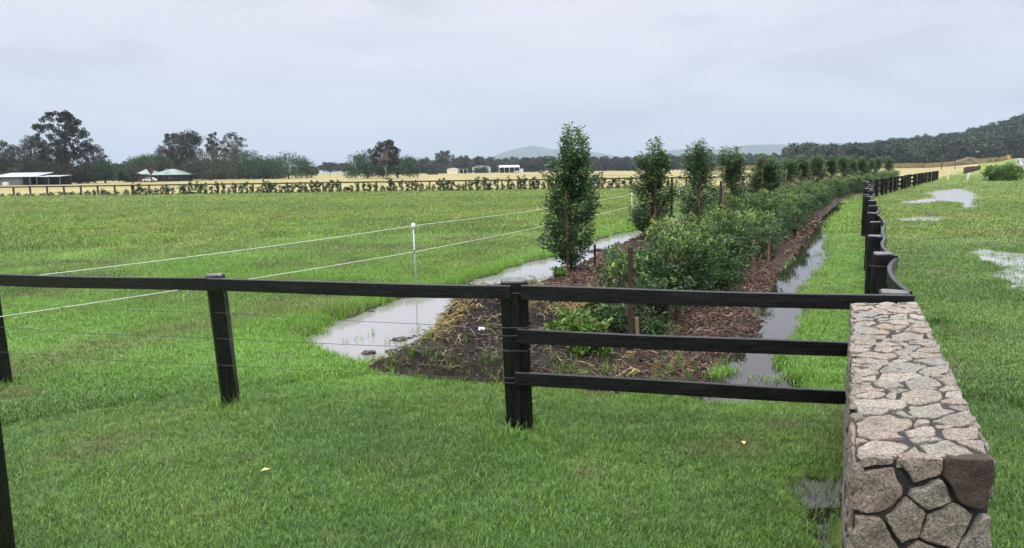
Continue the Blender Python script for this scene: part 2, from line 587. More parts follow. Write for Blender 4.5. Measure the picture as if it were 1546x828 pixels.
PUD1 = survey([(1333, 331), (1360, 326.5), (1400, 324.5), (1440, 325.5), (1464, 330), (1430, 335), (1390, 337), (1355, 335)])
PUD2 = survey([(1346, 305), (1385, 300), (1402, 296), (1384, 292), (1410, 287), (1440, 284), (1470, 286), (1478, 292), (1486, 298), (1478, 304), (1484, 313), (1462, 318), (1442, 314), (1450, 307), (1430, 305), (1400, 307), (1368, 308)])
PUD3 = survey([(1460, 376), (1485, 372), (1510, 377), (1546, 379), (1600, 384), (1612, 442), (1546, 442), (1520, 430), (1498, 413), (1508, 400), (1478, 392)])
PUD4 = survey([(1200, 722), (1222, 706), (1262, 712), (1281, 700), (1281, 770), (1279, 840), (1230, 840), (1212, 790)])
PUD5 = [(5.6, 9.9), (5.75, 9.6), (6.15, 9.75), (6.0, 10.1)]
BED = [(-1.72, 7.95), (-1.05, 7.55), (-0.1, 7.3), (0.5, 7.2), (1.0, 6.95), (1.6, 6.95), (2.05, 7.6), (2.6, 8.6), (3.45, 10.0), (3.8, 11.2),
       (5.15, 14.3), (6.95, 18.0), (12.8, 30.4), (20.0, 44.8), (30.5, 61.0), (39.0, 74.0), (37.0, 75.0), (27.0, 60.0), (15.5, 44.5), (9.3, 35.5), (4.3, 24.0), (2.5, 19.3),
       (1.05, 15.5), (0.2, 13.2), (-0.25, 12.0), (-0.6, 10.6), (-1.1, 8.75)]
PUDDLES = [('ditch_water', LEFT_DITCH, 0.30, 0.30, M_WATER), ('ditch_water', RIGHT_DITCH, 0.30, 0.30, M_DARKWATER), ('puddle', PUD1, 0.16, 0.12, M_PUDDLE),
           ('puddle', PUD2, 0.11, 0.25, M_PUDDLE), ('puddle', PUD3, 0.075, 0.5, M_PUDDLE), ('puddle', PUD4, 0.095, 0.28, M_DARKWATER), ('puddle', PUD5, 0.08, 0.3, M_DARKWATER)]
ZW = -0.075
HAZE_TOP = 300.0
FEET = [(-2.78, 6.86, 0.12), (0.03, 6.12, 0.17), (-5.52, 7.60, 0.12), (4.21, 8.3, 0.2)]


def fence_x(Y):
    return np.where(Y < 45, 3.12 + 0.475 * (Y - 5.95), 21.67 + 0.665 * (Y - 45))


def hedge_x(Y):
    return np.where(Y < 45, 2.2 + 0.487 * (Y - 9.8), 19.34 + 0.665 * (Y - 45))


def ground_z(X, Y, fine=True):
    X = np.asarray(X, dtype=float)
    Y = np.asarray(Y, dtype=float)
    r = np.hypot(X, Y)
    nearf = 1 - ss(40, 90, r)
    z = (0.03 * (fbm(X * 0.45, Y * 0.45, 3, 2) - 0.75) + 0.02 * fbm(X * 2.2, Y * 2.2, 9, 2)) * nearf
    # road embankment to the right, then the wooded hill
    u = X - 0.665 * Y
    z = z + 1.3 * ss(70, 120, Y) * ss(-4, 8, u) + 2.6 * ss(235, 345, Y) * ss(-40, 6, u)
    tn = X / np.maximum(Y, 1)
    hz = np.interp(tn, [0.36, 0.44, 0.52, 0.60, 0.70, 0.85, 1.2], [0, 2.5, 9, 14, 25, 42, 55])
    z = z + hz * ss(390, 640, Y) * (1 - ss(800, 1500, Y)) * np.where(Y > 0, 1, 0)
    return z


def wet(X, Y):
    """dip of the ground under water, and how wet/bare it is"""
    X = np.asarray(X, dtype=float)
    Y = np.asarray(Y, dtype=float)
    dip = np.zeros(X.shape)
    mud = np.zeros(X.shape)
    sd_min = np.full(X.shape, 9.0)
    for nm, P, D, nz, _ in PUDDLES:
        s = sdf(P, X, Y, 4.0)
        k = s < 4
        if not k.any(): continue
        sk = s[k] + nz * (fbm(X[k] * 1.7, Y[k] * 1.7, 21, 3) * 1.3 + 0.3 * fbm(X[k] * 7, Y[k] * 7, 25, 2))
        dip[k] = np.minimum(dip[k], -D * ss(0.12, -0.32, sk))
        lim = 0.22 if nm == 'ditch_water' else 0.03
        mud[k] = np.maximum(mud[k], ss(lim, -0.05, sk) * (1.0 if nm == 'ditch_water' else 0.6))
        sd_min[k] = np.minimum(sd_min[k], sk)
    return dip, mud, sd_min


def bed_h(X, Y):
    h = 0.13 + 0.10 * fbm(X * 0.8, Y * 0.8, 31, 2) + 0.05 * fbm(X * 3.5, Y * 3.5, 33, 3)
    # the heap at the near end
    a, b = X + 0.05, Y - 9.25
    uu, vv = a * 0.90 - b * 0.44, a * 0.44 + b * 0.90
    heap = 0.55 * np.exp(-(uu / 1.25) ** 2 - (vv / 1.15) ** 2)
    heap = heap * (1 + 0.8 * fbm(X * 2.4, Y * 2.4, 41, 3) + 0.75 * fbm(X * 8, Y * 8, 43, 3))
    right = ss(0.4, 2.4, X - 0.45 * (Y - 8))
    return h * (1 - 0.35 * right) + heap


def land_z(X, Y):
    dip, mud, sd = wet(X, Y)
    bs = sdf(BED, np.asarray(X, float), np.asarray(Y, float), 3.0)
    return ground_z(X, Y) + dip - 0.35 * ss(0.0, -0.35, bs)


def bed_z(X, Y, s=None):
    if s is None: s = sdf(BED, X, Y, 3.0)
    ins = -s + 0.16 * fbm(X * 3.1, Y * 3.1, 55, 3)
    return ground_z(X, Y) * 0.5 - 0.2 + (0.2 + bed_h(X, Y)) * ss(-0.25, 0.30, ins)


def gz(x, y):
    return float(land_z(np.array([x]), np.array([y]))[0])


def bz(x, y):
    return float(max(bed_z(np.array([x]), np.array([y]))[0], land_z(np.array([x]), np.array([y]))[0]))


# ------------------------------------------------------------------ ground sheet (polar, fine where the photo looks)
def build_ground():
    th = np.concatenate([np.arange(-180, -46, 4.0), np.arange(-46, 46, 0.15), np.arange(46, 180, 4.0)])
    th = np.radians(th)
    rr = 0.5 * 1.0088 ** np.arange(0, 1086)
    nr, na = len(rr), len(th)
    X = (rr[:, None] * np.sin(th)[None, :]).ravel()
    Y = (rr[:, None] * np.cos(th)[None, :]).ravel()
    dip, mud, sd = wet(X, Y)
    bs = sdf(BED, X, Y, 3.0)
    Z = ground_z(X, Y) + dip - 0.35 * ss(0.0, -0.35, bs)
    # churned strips in the paddock, bare soil along the bed
    strip = np.exp(-((X + 6.2 - 0.55 * (Y - 7.6) * 1.0) / 0.55) ** 2) * ss(3, 5, Y) * (1 - ss(11, 15, Y))
    blot = ss(0.06, 0.2, fbm(X * 1.3, Y * 1.3, 61, 3))
    mud = np.maximum(mud, strip * blot * 0.8)
    mud = np.maximum(mud, ss(0.25, 0.0, bs + 0.4 * fbm(X * 2, Y * 2, 67, 3)) * 0.9)
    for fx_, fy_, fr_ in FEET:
        mud = np.maximum(mud, ss(fr_ * 1.5, fr_ * 0.7, np.hypot(X - fx_, Y - fy_)))  # dark ring at each post foot paints contact shade into the soil colour
    V = np.stack([X, Y, Z], 1)
    V = np.vstack([V, [[0, 0, 0]]])
    mud = np.append(mud, 0)
    i = np.arange(nr - 1)[:, None] * na
    j = np.arange(na)[None, :]
    j2 = (j + 1) % na
    Fq = np.stack([i + j, i + j2, i + na + j2, i + na + j], -1).reshape(-1, 4)[:, ::-1]
    cx, cy = X[Fq].mean(1), Y[Fq].mean(1)
    dry = (cy > 82.5) & (cx < fence_x(cy) - 1.5) & (cy < 1400)
    for nm, k, m in (('ground', ~dry, M_GROUND), ('dry_field', dry, M_DRY)):
        f = Fq[k]
        us, inv = np.unique(f, return_inverse=True)
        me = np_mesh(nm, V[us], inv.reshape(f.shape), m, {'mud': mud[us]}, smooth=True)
        tag(link(nm, me), 'dry golden grass field beyond the far rail fence' if nm == 'dry_field' else 'wet green pasture and mown grass', kind='structure')


build_ground()


def grid_patch(P, margin, step, zfun, name, m, attrfun=None, lim=None):
    P = np.asarray(P)
    x = np.arange(P[:, 0].min() - margin, P[:, 0].max() + margin, step)
    y = np.arange(P[:, 1].min() - margin, P[:, 1].max() + margin, step)
    X, Y = np.meshgrid(x, y)
    s = sdf(P, X, Y, 3.0)
    keep = s < margin
    if lim is not None: keep &= lim(X, Y)
    cell = keep[:-1, :-1] & keep[1:, :-1] & keep[:-1, 1:] & keep[1:, 1:]
    idx = np.arange(X.size).reshape(X.shape)
    Fq = np.stack([idx[:-1, :-1][cell], idx[:-1, 1:][cell], idx[1:, 1:][cell], idx[1:, :-1][cell]], -1)
    us, inv = np.unique(Fq, return_inverse=True)
    Xf, Yf = X.ravel()[us], Y.ravel()[us]
    Z = zfun(Xf, Yf)
    return np_mesh(name, np.stack([Xf, Yf, Z], 1), inv.reshape(-1, 4), m, attrfun(Xf, Yf) if attrfun else None, smooth=True)


for nm, P, D, nz, m in PUDDLES:
    lab = {id(LEFT_DITCH): 'flooded ditch beside the mulch heap', id(RIGHT_DITCH): 'dark water between the hedge and the black fence'}.get(id(P), 'rain puddle on the grass')
    if nm == 'ditch_water':
        me = grid_patch(P, 0.55, 0.25, lambda X, Y: np.full(X.shape, ZW), nm, m)
    else:
        me = grid_patch(P, 0.5, 0.25, lambda X, Y: np.full(X.shape, -0.056), nm, m)
    tag(link(nm, me), lab, kind='structure')


def soil_attr(X, Y):
    a, b = X + 0.05, Y - 9.1
    uu, vv = a * 0.90 - b * 0.44, a * 0.44 + b * 0.90
    return {'soil': np.clip(1.5 * np.exp(-(uu / 1.6) ** 2 - (vv / 1.8) ** 2), 0, 1)}


bedm = grid_patch(BED, 0.35, 0.045, lambda X, Y: bed_z(X, Y), 'mulch_bed', M_MULCH, soil_attr, lambda X, Y: Y < 24)
tag(link('mulch_bed', bedm), 'bed of reddish bark mulch with a dark soil heap at its near end', kind='structure')
bedm = grid_patch(BED, 0.35, 0.25, lambda X, Y: bed_z(X, Y), 'mulch_bed', M_MULCH, soil_attr, lambda X, Y: Y > 23.6)
tag(link('mulch_bed', bedm), 'far stretch of the bark mulch bed under the hedge', kind='structure')


# ------------------------------------------------------------------ points with instances (grass, chips, forest): one object each
def scatter_nodes(name, protos):
    ng = bpy.data.node_groups.new(name, 'GeometryNodeTree')
    ng.interface.new_socket('Geometry', in_out='INPUT', socket_type='NodeSocketGeometry')
    ng.interface.new_socket('Geometry', in_out='OUTPUT', socket_type='NodeSocketGeometry')
    gi, go = ng.nodes.new('NodeGroupInput'), ng.nodes.new('NodeGroupOutput')
    m2p = ng.nodes.new('GeometryNodeMeshToPoints')
    ng.links.new(gi.outputs[0], m2p.inputs[0])
    iop = ng.nodes.new('GeometryNodeInstanceOnPoints')
    ng.links.new(m2p.outputs[0], iop.inputs['Points'])
    jn = ng.nodes.new('GeometryNodeJoinGeometry')
    for p in protos:
        oi = ng.nodes.new('GeometryNodeObjectInfo')
        oi.inputs['Object'].default_value = p
        oi.inputs['As Instance'].default_value = True
        ng.links.new(oi.outputs['Geometry'], jn.inputs[0])
    ng.links.new(jn.outputs[0], iop.inputs['Instance'])
    iop.inputs['Pick Instance'].default_value = True

    def na(nm, dt):
        n = ng.nodes.new('GeometryNodeInputNamedAttribute')
        n.data_type = dt
        n.inputs['Name'].default_value = nm
        return n.outputs['Attribute']
    ng.links.new(na('pick', 'INT'), iop.inputs['Instance Index'])
    ng.links.new(na('rot', 'FLOAT_VECTOR'), iop.inputs['Rotation'])
    ng.links.new(na('scl', 'FLOAT_VECTOR'), iop.inputs['Scale'])
    ng.links.new(iop.outputs[0], go.inputs[0])
    return ng


def scatter(name, P, rot, scl, protos, extra=None, label=None):
    me = bpy.data.meshes.new(name)
    n = len(P)
    me.vertices.add(n)
    me.vertices.foreach_set('co', np.asarray(P, dtype=np.float32).ravel())
    for nm, a in (('rot', rot), ('scl', scl)):
        t = me.attributes.new(nm, 'FLOAT_VECTOR', 'POINT')
        t.data.foreach_set('vector', np.asarray(a, dtype=np.float32).ravel())
    t = me.attributes.new('pick', 'INT', 'POINT')
    t.data.foreach_set('value', rng.integers(0, len(protos), n).astype(np.int32))
    for nm, a in (extra or {}).items():
        t = me.attributes.new(nm, 'FLOAT', 'POINT')
        t.data.foreach_set('value', np.asarray(a, dtype=np.float32))
    for p in protos:
        for m in p.data.materials:
            if m.name not in me.materials: me.materials.append(m)
    o = link(name, me)
    md = o.modifiers.new('scatter', 'NODES')
    md.node_group = scatter_nodes(name, protos)
    tag(o, label, kind='stuff')
    return o


def proto(name, me):
    return bpy.data.objects.new(name, me)      # never linked to the scene: only instanced


def tuft(seed, n=15, rad=0.05, lmin=0.035, lmax=0.085, width=0.0034, lean=0.75):
    g = np.random.default_rng(seed)
    V, Fc, bl = [], [], []
    for i in range(n):
        a, r = g.uniform(0, 6.283), rad * math.sqrt(g.uniform())
        p = np.array([r * math.cos(a), r * math.sin(a), -0.01])
        h = g.uniform(0, 6.283)
        L = g.uniform(lmin, lmax)
        le = g.uniform(0.15, lean)
        d0 = np.array([math.cos(h) * le, math.sin(h) * le, 1.0])
        d0 /= np.linalg.norm(d0)
        d1 = d0 + np.array([math.cos(h), math.sin(h), -0.5]) * g.uniform(0.2, 0.9)
        d1 /= np.linalg.norm(d1)
        sd = np.array([-math.sin(h), math.cos(h), 0]) * width * g.uniform(0.7, 1.3)
        q = p + d0 * L * 0.55
        t = q + d1 * L * 0.45
        b = len(V)
        V += [p - sd * 0.5, p + sd * 0.5, q + sd * 0.45, q - sd * 0.45, t]
        Fc += [(b, b + 1, b + 2, b + 3), (b + 3, b + 2, b + 4, b + 4)]
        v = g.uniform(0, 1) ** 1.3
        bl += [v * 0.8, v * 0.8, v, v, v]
    # triangles for the tips
    quads = [f for f in Fc if len(set(f)) == 4]
    tris = [f[:3] for f in Fc if len(set(f)) == 3]
    allf = []
    for f in quads:
        allf += [(f[0], f[1], f[2]), (f[0], f[2], f[3])]
    allf += tris
    return np_mesh('tuft', V, allf, M_BLADE, {'bl': bl})


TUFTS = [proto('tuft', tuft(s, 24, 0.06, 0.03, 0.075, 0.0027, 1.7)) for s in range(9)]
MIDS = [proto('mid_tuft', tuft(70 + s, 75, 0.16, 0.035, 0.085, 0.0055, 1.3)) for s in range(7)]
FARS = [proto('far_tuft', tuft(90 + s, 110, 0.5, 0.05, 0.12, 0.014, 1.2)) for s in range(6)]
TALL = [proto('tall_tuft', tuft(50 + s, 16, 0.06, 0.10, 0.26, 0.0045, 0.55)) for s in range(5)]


def grass_points(n, r0, r1, th=46):
    r = np.exp(rng.uniform(math.log(r0), math.log(r1), n))
    t = np.radians(rng.uniform(-th, th, n))
    return r * np.sin(t), r * np.cos(t)


WALL_A, WALL_B, WALL_C, WALL_D = (1.29, 2.64), (1.80, 2.63), (3.22, 5.74), (2.73, 5.78)


def sward(n, r0, r1, protos, rs, name, label):
    X, Y = grass_points(n, r0, r1)
    dip, mud, sd = wet(X, Y)
    bs = sdf(BED, X, Y, 3.0)
    ws = sdf([WALL_A, WALL_B, WALL_C, WALL_D], X, Y, 3.0)
    r = np.hypot(X, Y)
    prob = ss(0.0, 0.20, sd)
    prob = np.maximum(prob, np.where(dip > -0.078, np.where(r > 12, 0.10, 0.2), np.where((Y < 6) & (dip > -0.09), 0.62, 0.0)))
    prob = np.maximum(prob, 0.06 * (X > 0.45 * (Y - 8)) * (sd < 0) * (Y > 6.5) * (Y < 34) * (fbm(X * 1.2, Y * 1.2, 141, 2) > 0.02))
    prob *= ss(0.02, 0.26, bs + 0.25 * fbm(X * 2, Y * 2, 71, 2) + 0.16 * (Y < 8.0))
    prob *= np.where((Y > 8.3) & (sd < 0.9), ss(0.35, 0.9, bs), 1.0)
    prob *= (ws > 0.01)
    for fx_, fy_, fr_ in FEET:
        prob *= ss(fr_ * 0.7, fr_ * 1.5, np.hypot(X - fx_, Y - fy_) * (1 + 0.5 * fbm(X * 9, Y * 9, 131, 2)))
    prob *= np.where((Y > 82) & (X < fence_x(Y) + 0.5), 0, 1)
    strip = np.exp(-((X + 6.2 - 0.55 * (Y - 7.6)) / 0.7) ** 2) * ss(3, 5, Y) * (1 - ss(12, 16, Y))
    blot = ss(0.02, 0.16, fbm(X * 1.3, Y * 1.3, 61, 3))
    prob *= 1 - 0.75 * strip * blot
    k = rng.uniform(0, 1, len(X)) < prob
    X, Y, r, bs, sd, strip, dip = X[k], Y[k], r[k], bs[k], sd[k], strip[k], dip[k]
    Z = ground_z(X, Y) + np.maximum(dip, -0.05)
    n = len(X)
    sxy = np.maximum(1.0, r / rs) * rng.uniform(0.8, 1.25, n)
    lawn = fbm(X * 0.6, Y * 0.6, 81, 3)
    # paddock: longer and lumpier; lawn in front of the rail: shorter
    padd = ss(0, 2.5, Y - 7.5 + 0.35 * X) * np.where(X < 0.5 * (Y - 10) + 0.5, 1, 0)
    sz = (0.85 + 0.5 * (lawn + 0.3)) * (1 + 0.55 * padd * (1 + 1.6 * fbm(X * 0.8, Y * 0.8, 85, 3))) * rng.uniform(0.75, 1.3, n)
    sz = np.maximum(sz, 0.5)
    sz *= 1 + 0.5 * ss(0.5, 0.0, sd)
    rot = np.stack([rng.normal(0, 0.10, n), rng.normal(0, 0.10, n), rng.uniform(0, 6.283, n)], 1)
    scl = np.stack([sxy, sxy, sz], 1)
    lush = np.clip(ss(1.5, 0.1, sd) + ss(0.02, 0.18, fbm(X * 0.35, Y * 0.35, 91, 3)) * ss(7, 9, Y) * 0.7 + 0.8 * ss(6.5, 8.5, Y) * (1 - ss(10, 14, Y)), 0, 1) * ss(6.0, 7.5, Y) * (1 - ss(26, 45, Y))
    lush = np.where((X > 0.46 * (Y - 9.8) + 3.4), np.where((X < 0.475 * (Y - 5.95) + 3.1) & (Y > 6.3) & (Y < 44), 0.7, 0.0), lush)
    lush *= (0.5 + 0.8 * rng.uniform(0, 1, n))
    worn = np.clip(strip * 0.9 + 0.9 * ss(0.12, 0.24, fbm(X * 1.1, Y * 1.1, 95, 3)), 0, 1) * rng.uniform(0.3, 1, n) * (Y > 3)
    scatter(name, np.stack([X, Y, Z], 1), rot, scl, protos, {'lush': lush, 'worn': worn}, label)


def build_grass():
    sward(88000, 2.3, 9.0, TUFTS, 7.0, 'grass', 'short wet lawn grass nearest the camera')
    sward(62000, 8.0, 29.0, MIDS, 16.0, 'grass', 'short wet grass of the paddock and verge beyond the rail')
    sward(60000, 26.0, 150.0, FARS, 50.0, 'grass', 'far paddock grass up to the rail fence')
    # taller clumps: ditch margins, paddock, round posts
    X, Y = grass_points(9000, 6.5, 60)
    dip, mud, sd = wet(X, Y)
    bs = sdf(BED, X, Y, 3.0)
    r = np.hypot(X, Y)
    prob = 0.55 * np.exp(-((sd - 0.12) / 0.22) ** 2) + 0.28 * np.where(X < 0.5 * (Y - 10) - 1.5, 1, 0) * ss(9, 12, Y) * ss(-0.05, 0.12, fbm(X * .5, Y * .5, 97, 3)) + 0.30 * np.exp(-((bs - 0.1) / 0.2) ** 2) * (Y < 9)
    prob *= np.where((Y > 80) | (bs < -0.25), 0, 1)
    k = rng.uniform(0, 1, len(X)) < prob
    X, Y, r, sd = X[k], Y[k], r[k], sd[k]
    Z = land_z(X, Y)
    n = len(X)
    # a few stems standing in the flooded ditch
    ex = np.array([(at(px, py).x, at(px, py).y) for px, py in [(600, 520), (585, 512), (560, 500), (540, 505), (690, 470), (682, 480), (695, 485), (676, 487), (520, 510), (790, 422), (775, 420), (800, 425), (455, 512), (448, 518), (460, 516), (440, 512), (610, 515), (625, 495)]])
    ft = []
    for fx_, fy_, fr_ in FEET:
        for _ in range(34):
            a_, d_ = rng.uniform(0, 6.283), fr_ * rng.uniform(0.75, 1.9)
            ft.append((fx_ + d_ * math.cos(a_), fy_ + d_ * math.sin(a_)))
    ft = np.array(ft)
    X, Y = np.append(X, ft[:, 0]), np.append(Y, ft[:, 1])
    Z = np.append(Z, land_z(ft[:, 0], ft[:, 1]) - 0.03)
    X, Y = np.append(X, ex[:, 0]), np.append(Y, ex[:, 1])
    Z = np.append(Z, np.full(len(ex), ZW - 0.01))
    r = np.hypot(X, Y)
    n = len(X)
    sxy = np.maximum(1.0, r / 11.0) * rng.uniform(0.7, 1.2, n)
    sz = rng.uniform(0.5, 1.0, n)
    sz[-len(ex):] = rng.uniform(0.8, 1.2, len(ex))
    rot = np.stack([rng.normal(0, 0.15, n), rng.normal(0, 0.15, n), rng.uniform(0, 6.283, n)], 1)
    scatter('long_grass', np.stack([X, Y, Z], 1), rot, np.stack([sxy, sxy, sz], 1), TALL, {'lush': rng.uniform(0.3, 1, n), 'worn': np.zeros(n)}, 'longer grass tufts along the flooded ditches')


build_grass()


# mulch chips, straw and twigs on the bed
def chip(seed, L, W, T, m, bend=0.0):
    g = np.random.default_rng(seed)
    mb = MB()
    pts = [(-L / 2, 0, 0), (0, g.normal(0, bend), T * 0.4 + abs(g.normal(0, bend))), (L / 2, 0, 0)]
    rings = []
    for i, p in enumerate(pts):
        k = 1.0 if i == 1 else g.uniform(0.5, 0.9)
        rings.append([Vector(p) + Vector((g.normal(0, L * 0.04), y * W * k, z * T)) for y, z in ((-.5, -.5), (.5, -.5), (.5, .5), (-.5, .5))])
    mb.loft(rings)
    o = mb.build('chip', m)
    C.objects.unlink(o)
    return o


CHIPS = [chip(s, 0.045 + 0.03 * (s % 3), 0.018 + 0.006 * (s % 2), 0.008, M_CHIP) for s in range(6)]
STRAWS = [chip(20 + s, 0.09 + 0.05 * (s % 3), 0.0032, 0.0022, M_STRAW, 0.02) for s in range(5)]
TWIGS = [chip(40 + s, 0.08 + 0.07 * (s % 3), 0.004 + 0.003 * (s % 2), 0.005, M_TWIG, 0.03) for s in range(5)]


def bed_scatter():
    def pts(n, x0, x1, y0, y1):
        X, Y = rng.uniform(x0, x1, n), rng.uniform(y0, y1, n)
        s = sdf(BED, X, Y, 3.0)
        k = s < 0.06
        return X[k], Y[k], s[k]
    X, Y, s = pts(42000, -1.9, 5.6, 6.8, 16)
    X2, Y2, s2 = pts(24000, 0.5, 14, 16, 31)
    X, Y = np.append(X, X2), np.append(Y, Y2)
    heap = soil_attr(X, Y)['soil']
    k = (rng.uniform(0, 1, len(X)) > 0.93 * ss(0.08, 0.42, heap))
    X, Y = X[k], Y[k]
    Z = bed_z(X, Y) + 0.004
    n = len(X)
    r = np.hypot(X, Y)
    sc_ = rng.uniform(0.6, 1.3, n) * np.maximum(1, r / 13)
    rot = np.stack([rng.normal(0, 0.35, n), rng.normal(0, 0.35, n), rng.uniform(0, 6.283, n)], 1)
    scatter('mulch', np.stack([X, Y, Z], 1), rot, np.stack([sc_] * 3, 1), CHIPS, None, 'reddish brown bark chips lying on the planting bed')
    X, Y, s = pts(42000, -1.9, 2.2, 7.0, 12.5)
    heap = soil_attr(X, Y)['soil']
    fb = ss(-0.02, 0.16, fbm(X * 1.1, Y * 1.1, 113, 3))
    left = ss(-0.1, -0.9, (X + 0.05) * 0.90 - (Y - 9.25) * 0.44 + 0.15)
    top = np.exp(-((X - 0.75) / 0.55) ** 2 - ((Y - 9.6) / 0.7) ** 2)
    crest = np.exp(-((-s - 0.25) / 0.22) ** 2) * (Y > 8.4) * (X < 0.3)
    rim = np.exp(-((-s - 0.1) / 0.2) ** 2) * 0.30
    pr = np.clip(0.07 * heap + 1.2 * crest * (0.35 + fb) + 1.8 * top * (0.45 + fb) + 0.7 * rim * fb, 0, 1)
    k = rng.uniform(0, 1, len(X)) < pr * 0.8
    X, Y = X[k], Y[k]
    n = len(X)
    Z = bed_z(X, Y) + rng.uniform(0.0, 0.035, n)
    rot = np.stack([rng.normal(0, 0.5, n), rng.normal(0, 0.5, n), rng.uniform(0, 6.283, n)], 1)
    sc_ = rng.uniform(0.6, 1.4, n)
    scatter('straw', np.stack([X, Y, Z], 1), rot, np.stack([sc_] * 3, 1), STRAWS, None, 'dead yellow grass and straw strewn over the soil heap')
    X, Y, s = pts(16000, -1.9, 2.4, 7.0, 12.0)
    heap = soil_attr(X, Y)['soil']
    k = rng.uniform(0, 1, len(X)) < heap * 0.62
    X, Y = X[k], Y[k]
    n = len(X)
    Z = bed_z(X, Y) + rng.uniform(0.0, 0.03, n)
    rot = np.stack([rng.normal(0, 0.3, n), rng.normal(0, 0.35, n), rng.uniform(0, 6.283, n)], 1)
    sc_ = rng.uniform(0.5, 1.3, n)
    scatter('twigs', np.stack([X, Y, Z], 1), rot, np.stack([sc_] * 3, 1), TWIGS, None, 'dark twigs and roots on the soil heap')
    # green and yellowing blades growing out of the heap's foot
    X, Y, s = pts(5000, -1.9, 2.0, 6.9, 9.6)
    pr = np.exp(-((-s - 0.12) / 0.22) ** 2) * (Y < 8.6) * 0.20 + 0.015
    k = rng.uniform(0, 1, len(X)) < pr
    X, Y = X[k], Y[k]
    n = len(X)
    Z = bed_z(X, Y)
    rot = np.stack([rng.normal(0, 0.2, n), rng.normal(0, 0.2, n), rng.uniform(0, 6.283, n)], 1)
    sc_ = rng.uniform(0.5, 1.0, n)
    scatter('heap_weeds', np.stack([X, Y, Z], 1), rot, np.stack([sc_, sc_, sc_ * 0.8], 1), TALL, {'lush': rng.uniform(0.0, 0.8, n), 'worn': (rng.uniform(0, 1, n) > 0.6) * 0.9}, 'grass blades sprouting at the foot of the soil heap')


bed_scatter()


# ------------------------------------------------------------------ haze
hb = MB()
hb.box((0, 0, (HAZE_TOP - 4) / 2 ), (14000, 14000, HAZE_TOP + 4))
mh = bpy.data.materials.new('haze_air')
mh.use_nodes = True
hn = mh.node_tree
hn.nodes.clear()
pv = N(hn, 'ShaderNodeVolumePrincipled')
pv.inputs['Color'].default_value = (0.46, 0.54, 0.64, 1)
pv.inputs['Density'].default_value = 0.00018
pv.inputs['Anisotropy'].default_value = 0.0
pv.inputs['Density Attribute'].default_value = ''
ho = N(hn, 'ShaderNodeOutputMaterial')
hn.links.new(pv.outputs[0], ho.inputs['Volume'])
haze = hb.build('haze', mh)
tag(haze, 'pale rainy air between here and the hills', kind='stuff')


# ------------------------------------------------------------------ stone wall
def clip_poly(P, a, b, c):
    """keep a*x+b*y<=c"""
    out = []
    for i in range(len(P)):
        p, q = P[i], P[(i + 1) % len(P)]
        dp, dq = a * p[0] + b * p[1] - c, a * q[0] + b * q[1] - c
        if dp <= 0: out.append(p)
        if dp * dq < 0:
            t = dp / (dp - dq)
            out.append((p[0] + t * (q[0] - p[0]), p[1] + t * (q[1] - p[1])))
    return out


def voronoi(seeds, w, h):
    """power diagram: a third number on a seed makes its cell larger"""
    seeds = [(*s, 0.0) if len(s) == 2 else s for s in seeds]
    cells = []
    for i, s in enumerate(seeds):
        P = [(0, 0), (w, 0), (w, h), (0, h)]
        for j, t in enumerate(seeds):
            if i == j: continue
            a, b = t[0] - s[0], t[1] - s[1]
            P = clip_poly(P, a, b, (t[0] ** 2 + t[1] ** 2 - s[0] ** 2 - s[1] ** 2 + s[2] - t[2]) / 2)
            if len(P) < 3: break
        cells.append(P)
    return cells


def inset(P, d):
    """inset a convex CCW polygon"""
    Q = list(P)
    n = len(P)
    for i in range(n):
        p, q = P[i], P[(i + 1) % n]
        ex, ey = q[0] - p[0], q[1] - p[1]
        l = math.hypot(ex, ey)
        if l < 1e-6: continue
        nx, ny = ey / l, -ex / l
        Q = clip_poly(Q, nx, ny, nx * p[0] + ny * p[1] - d)
        if len(Q) < 3: return []
    return Q


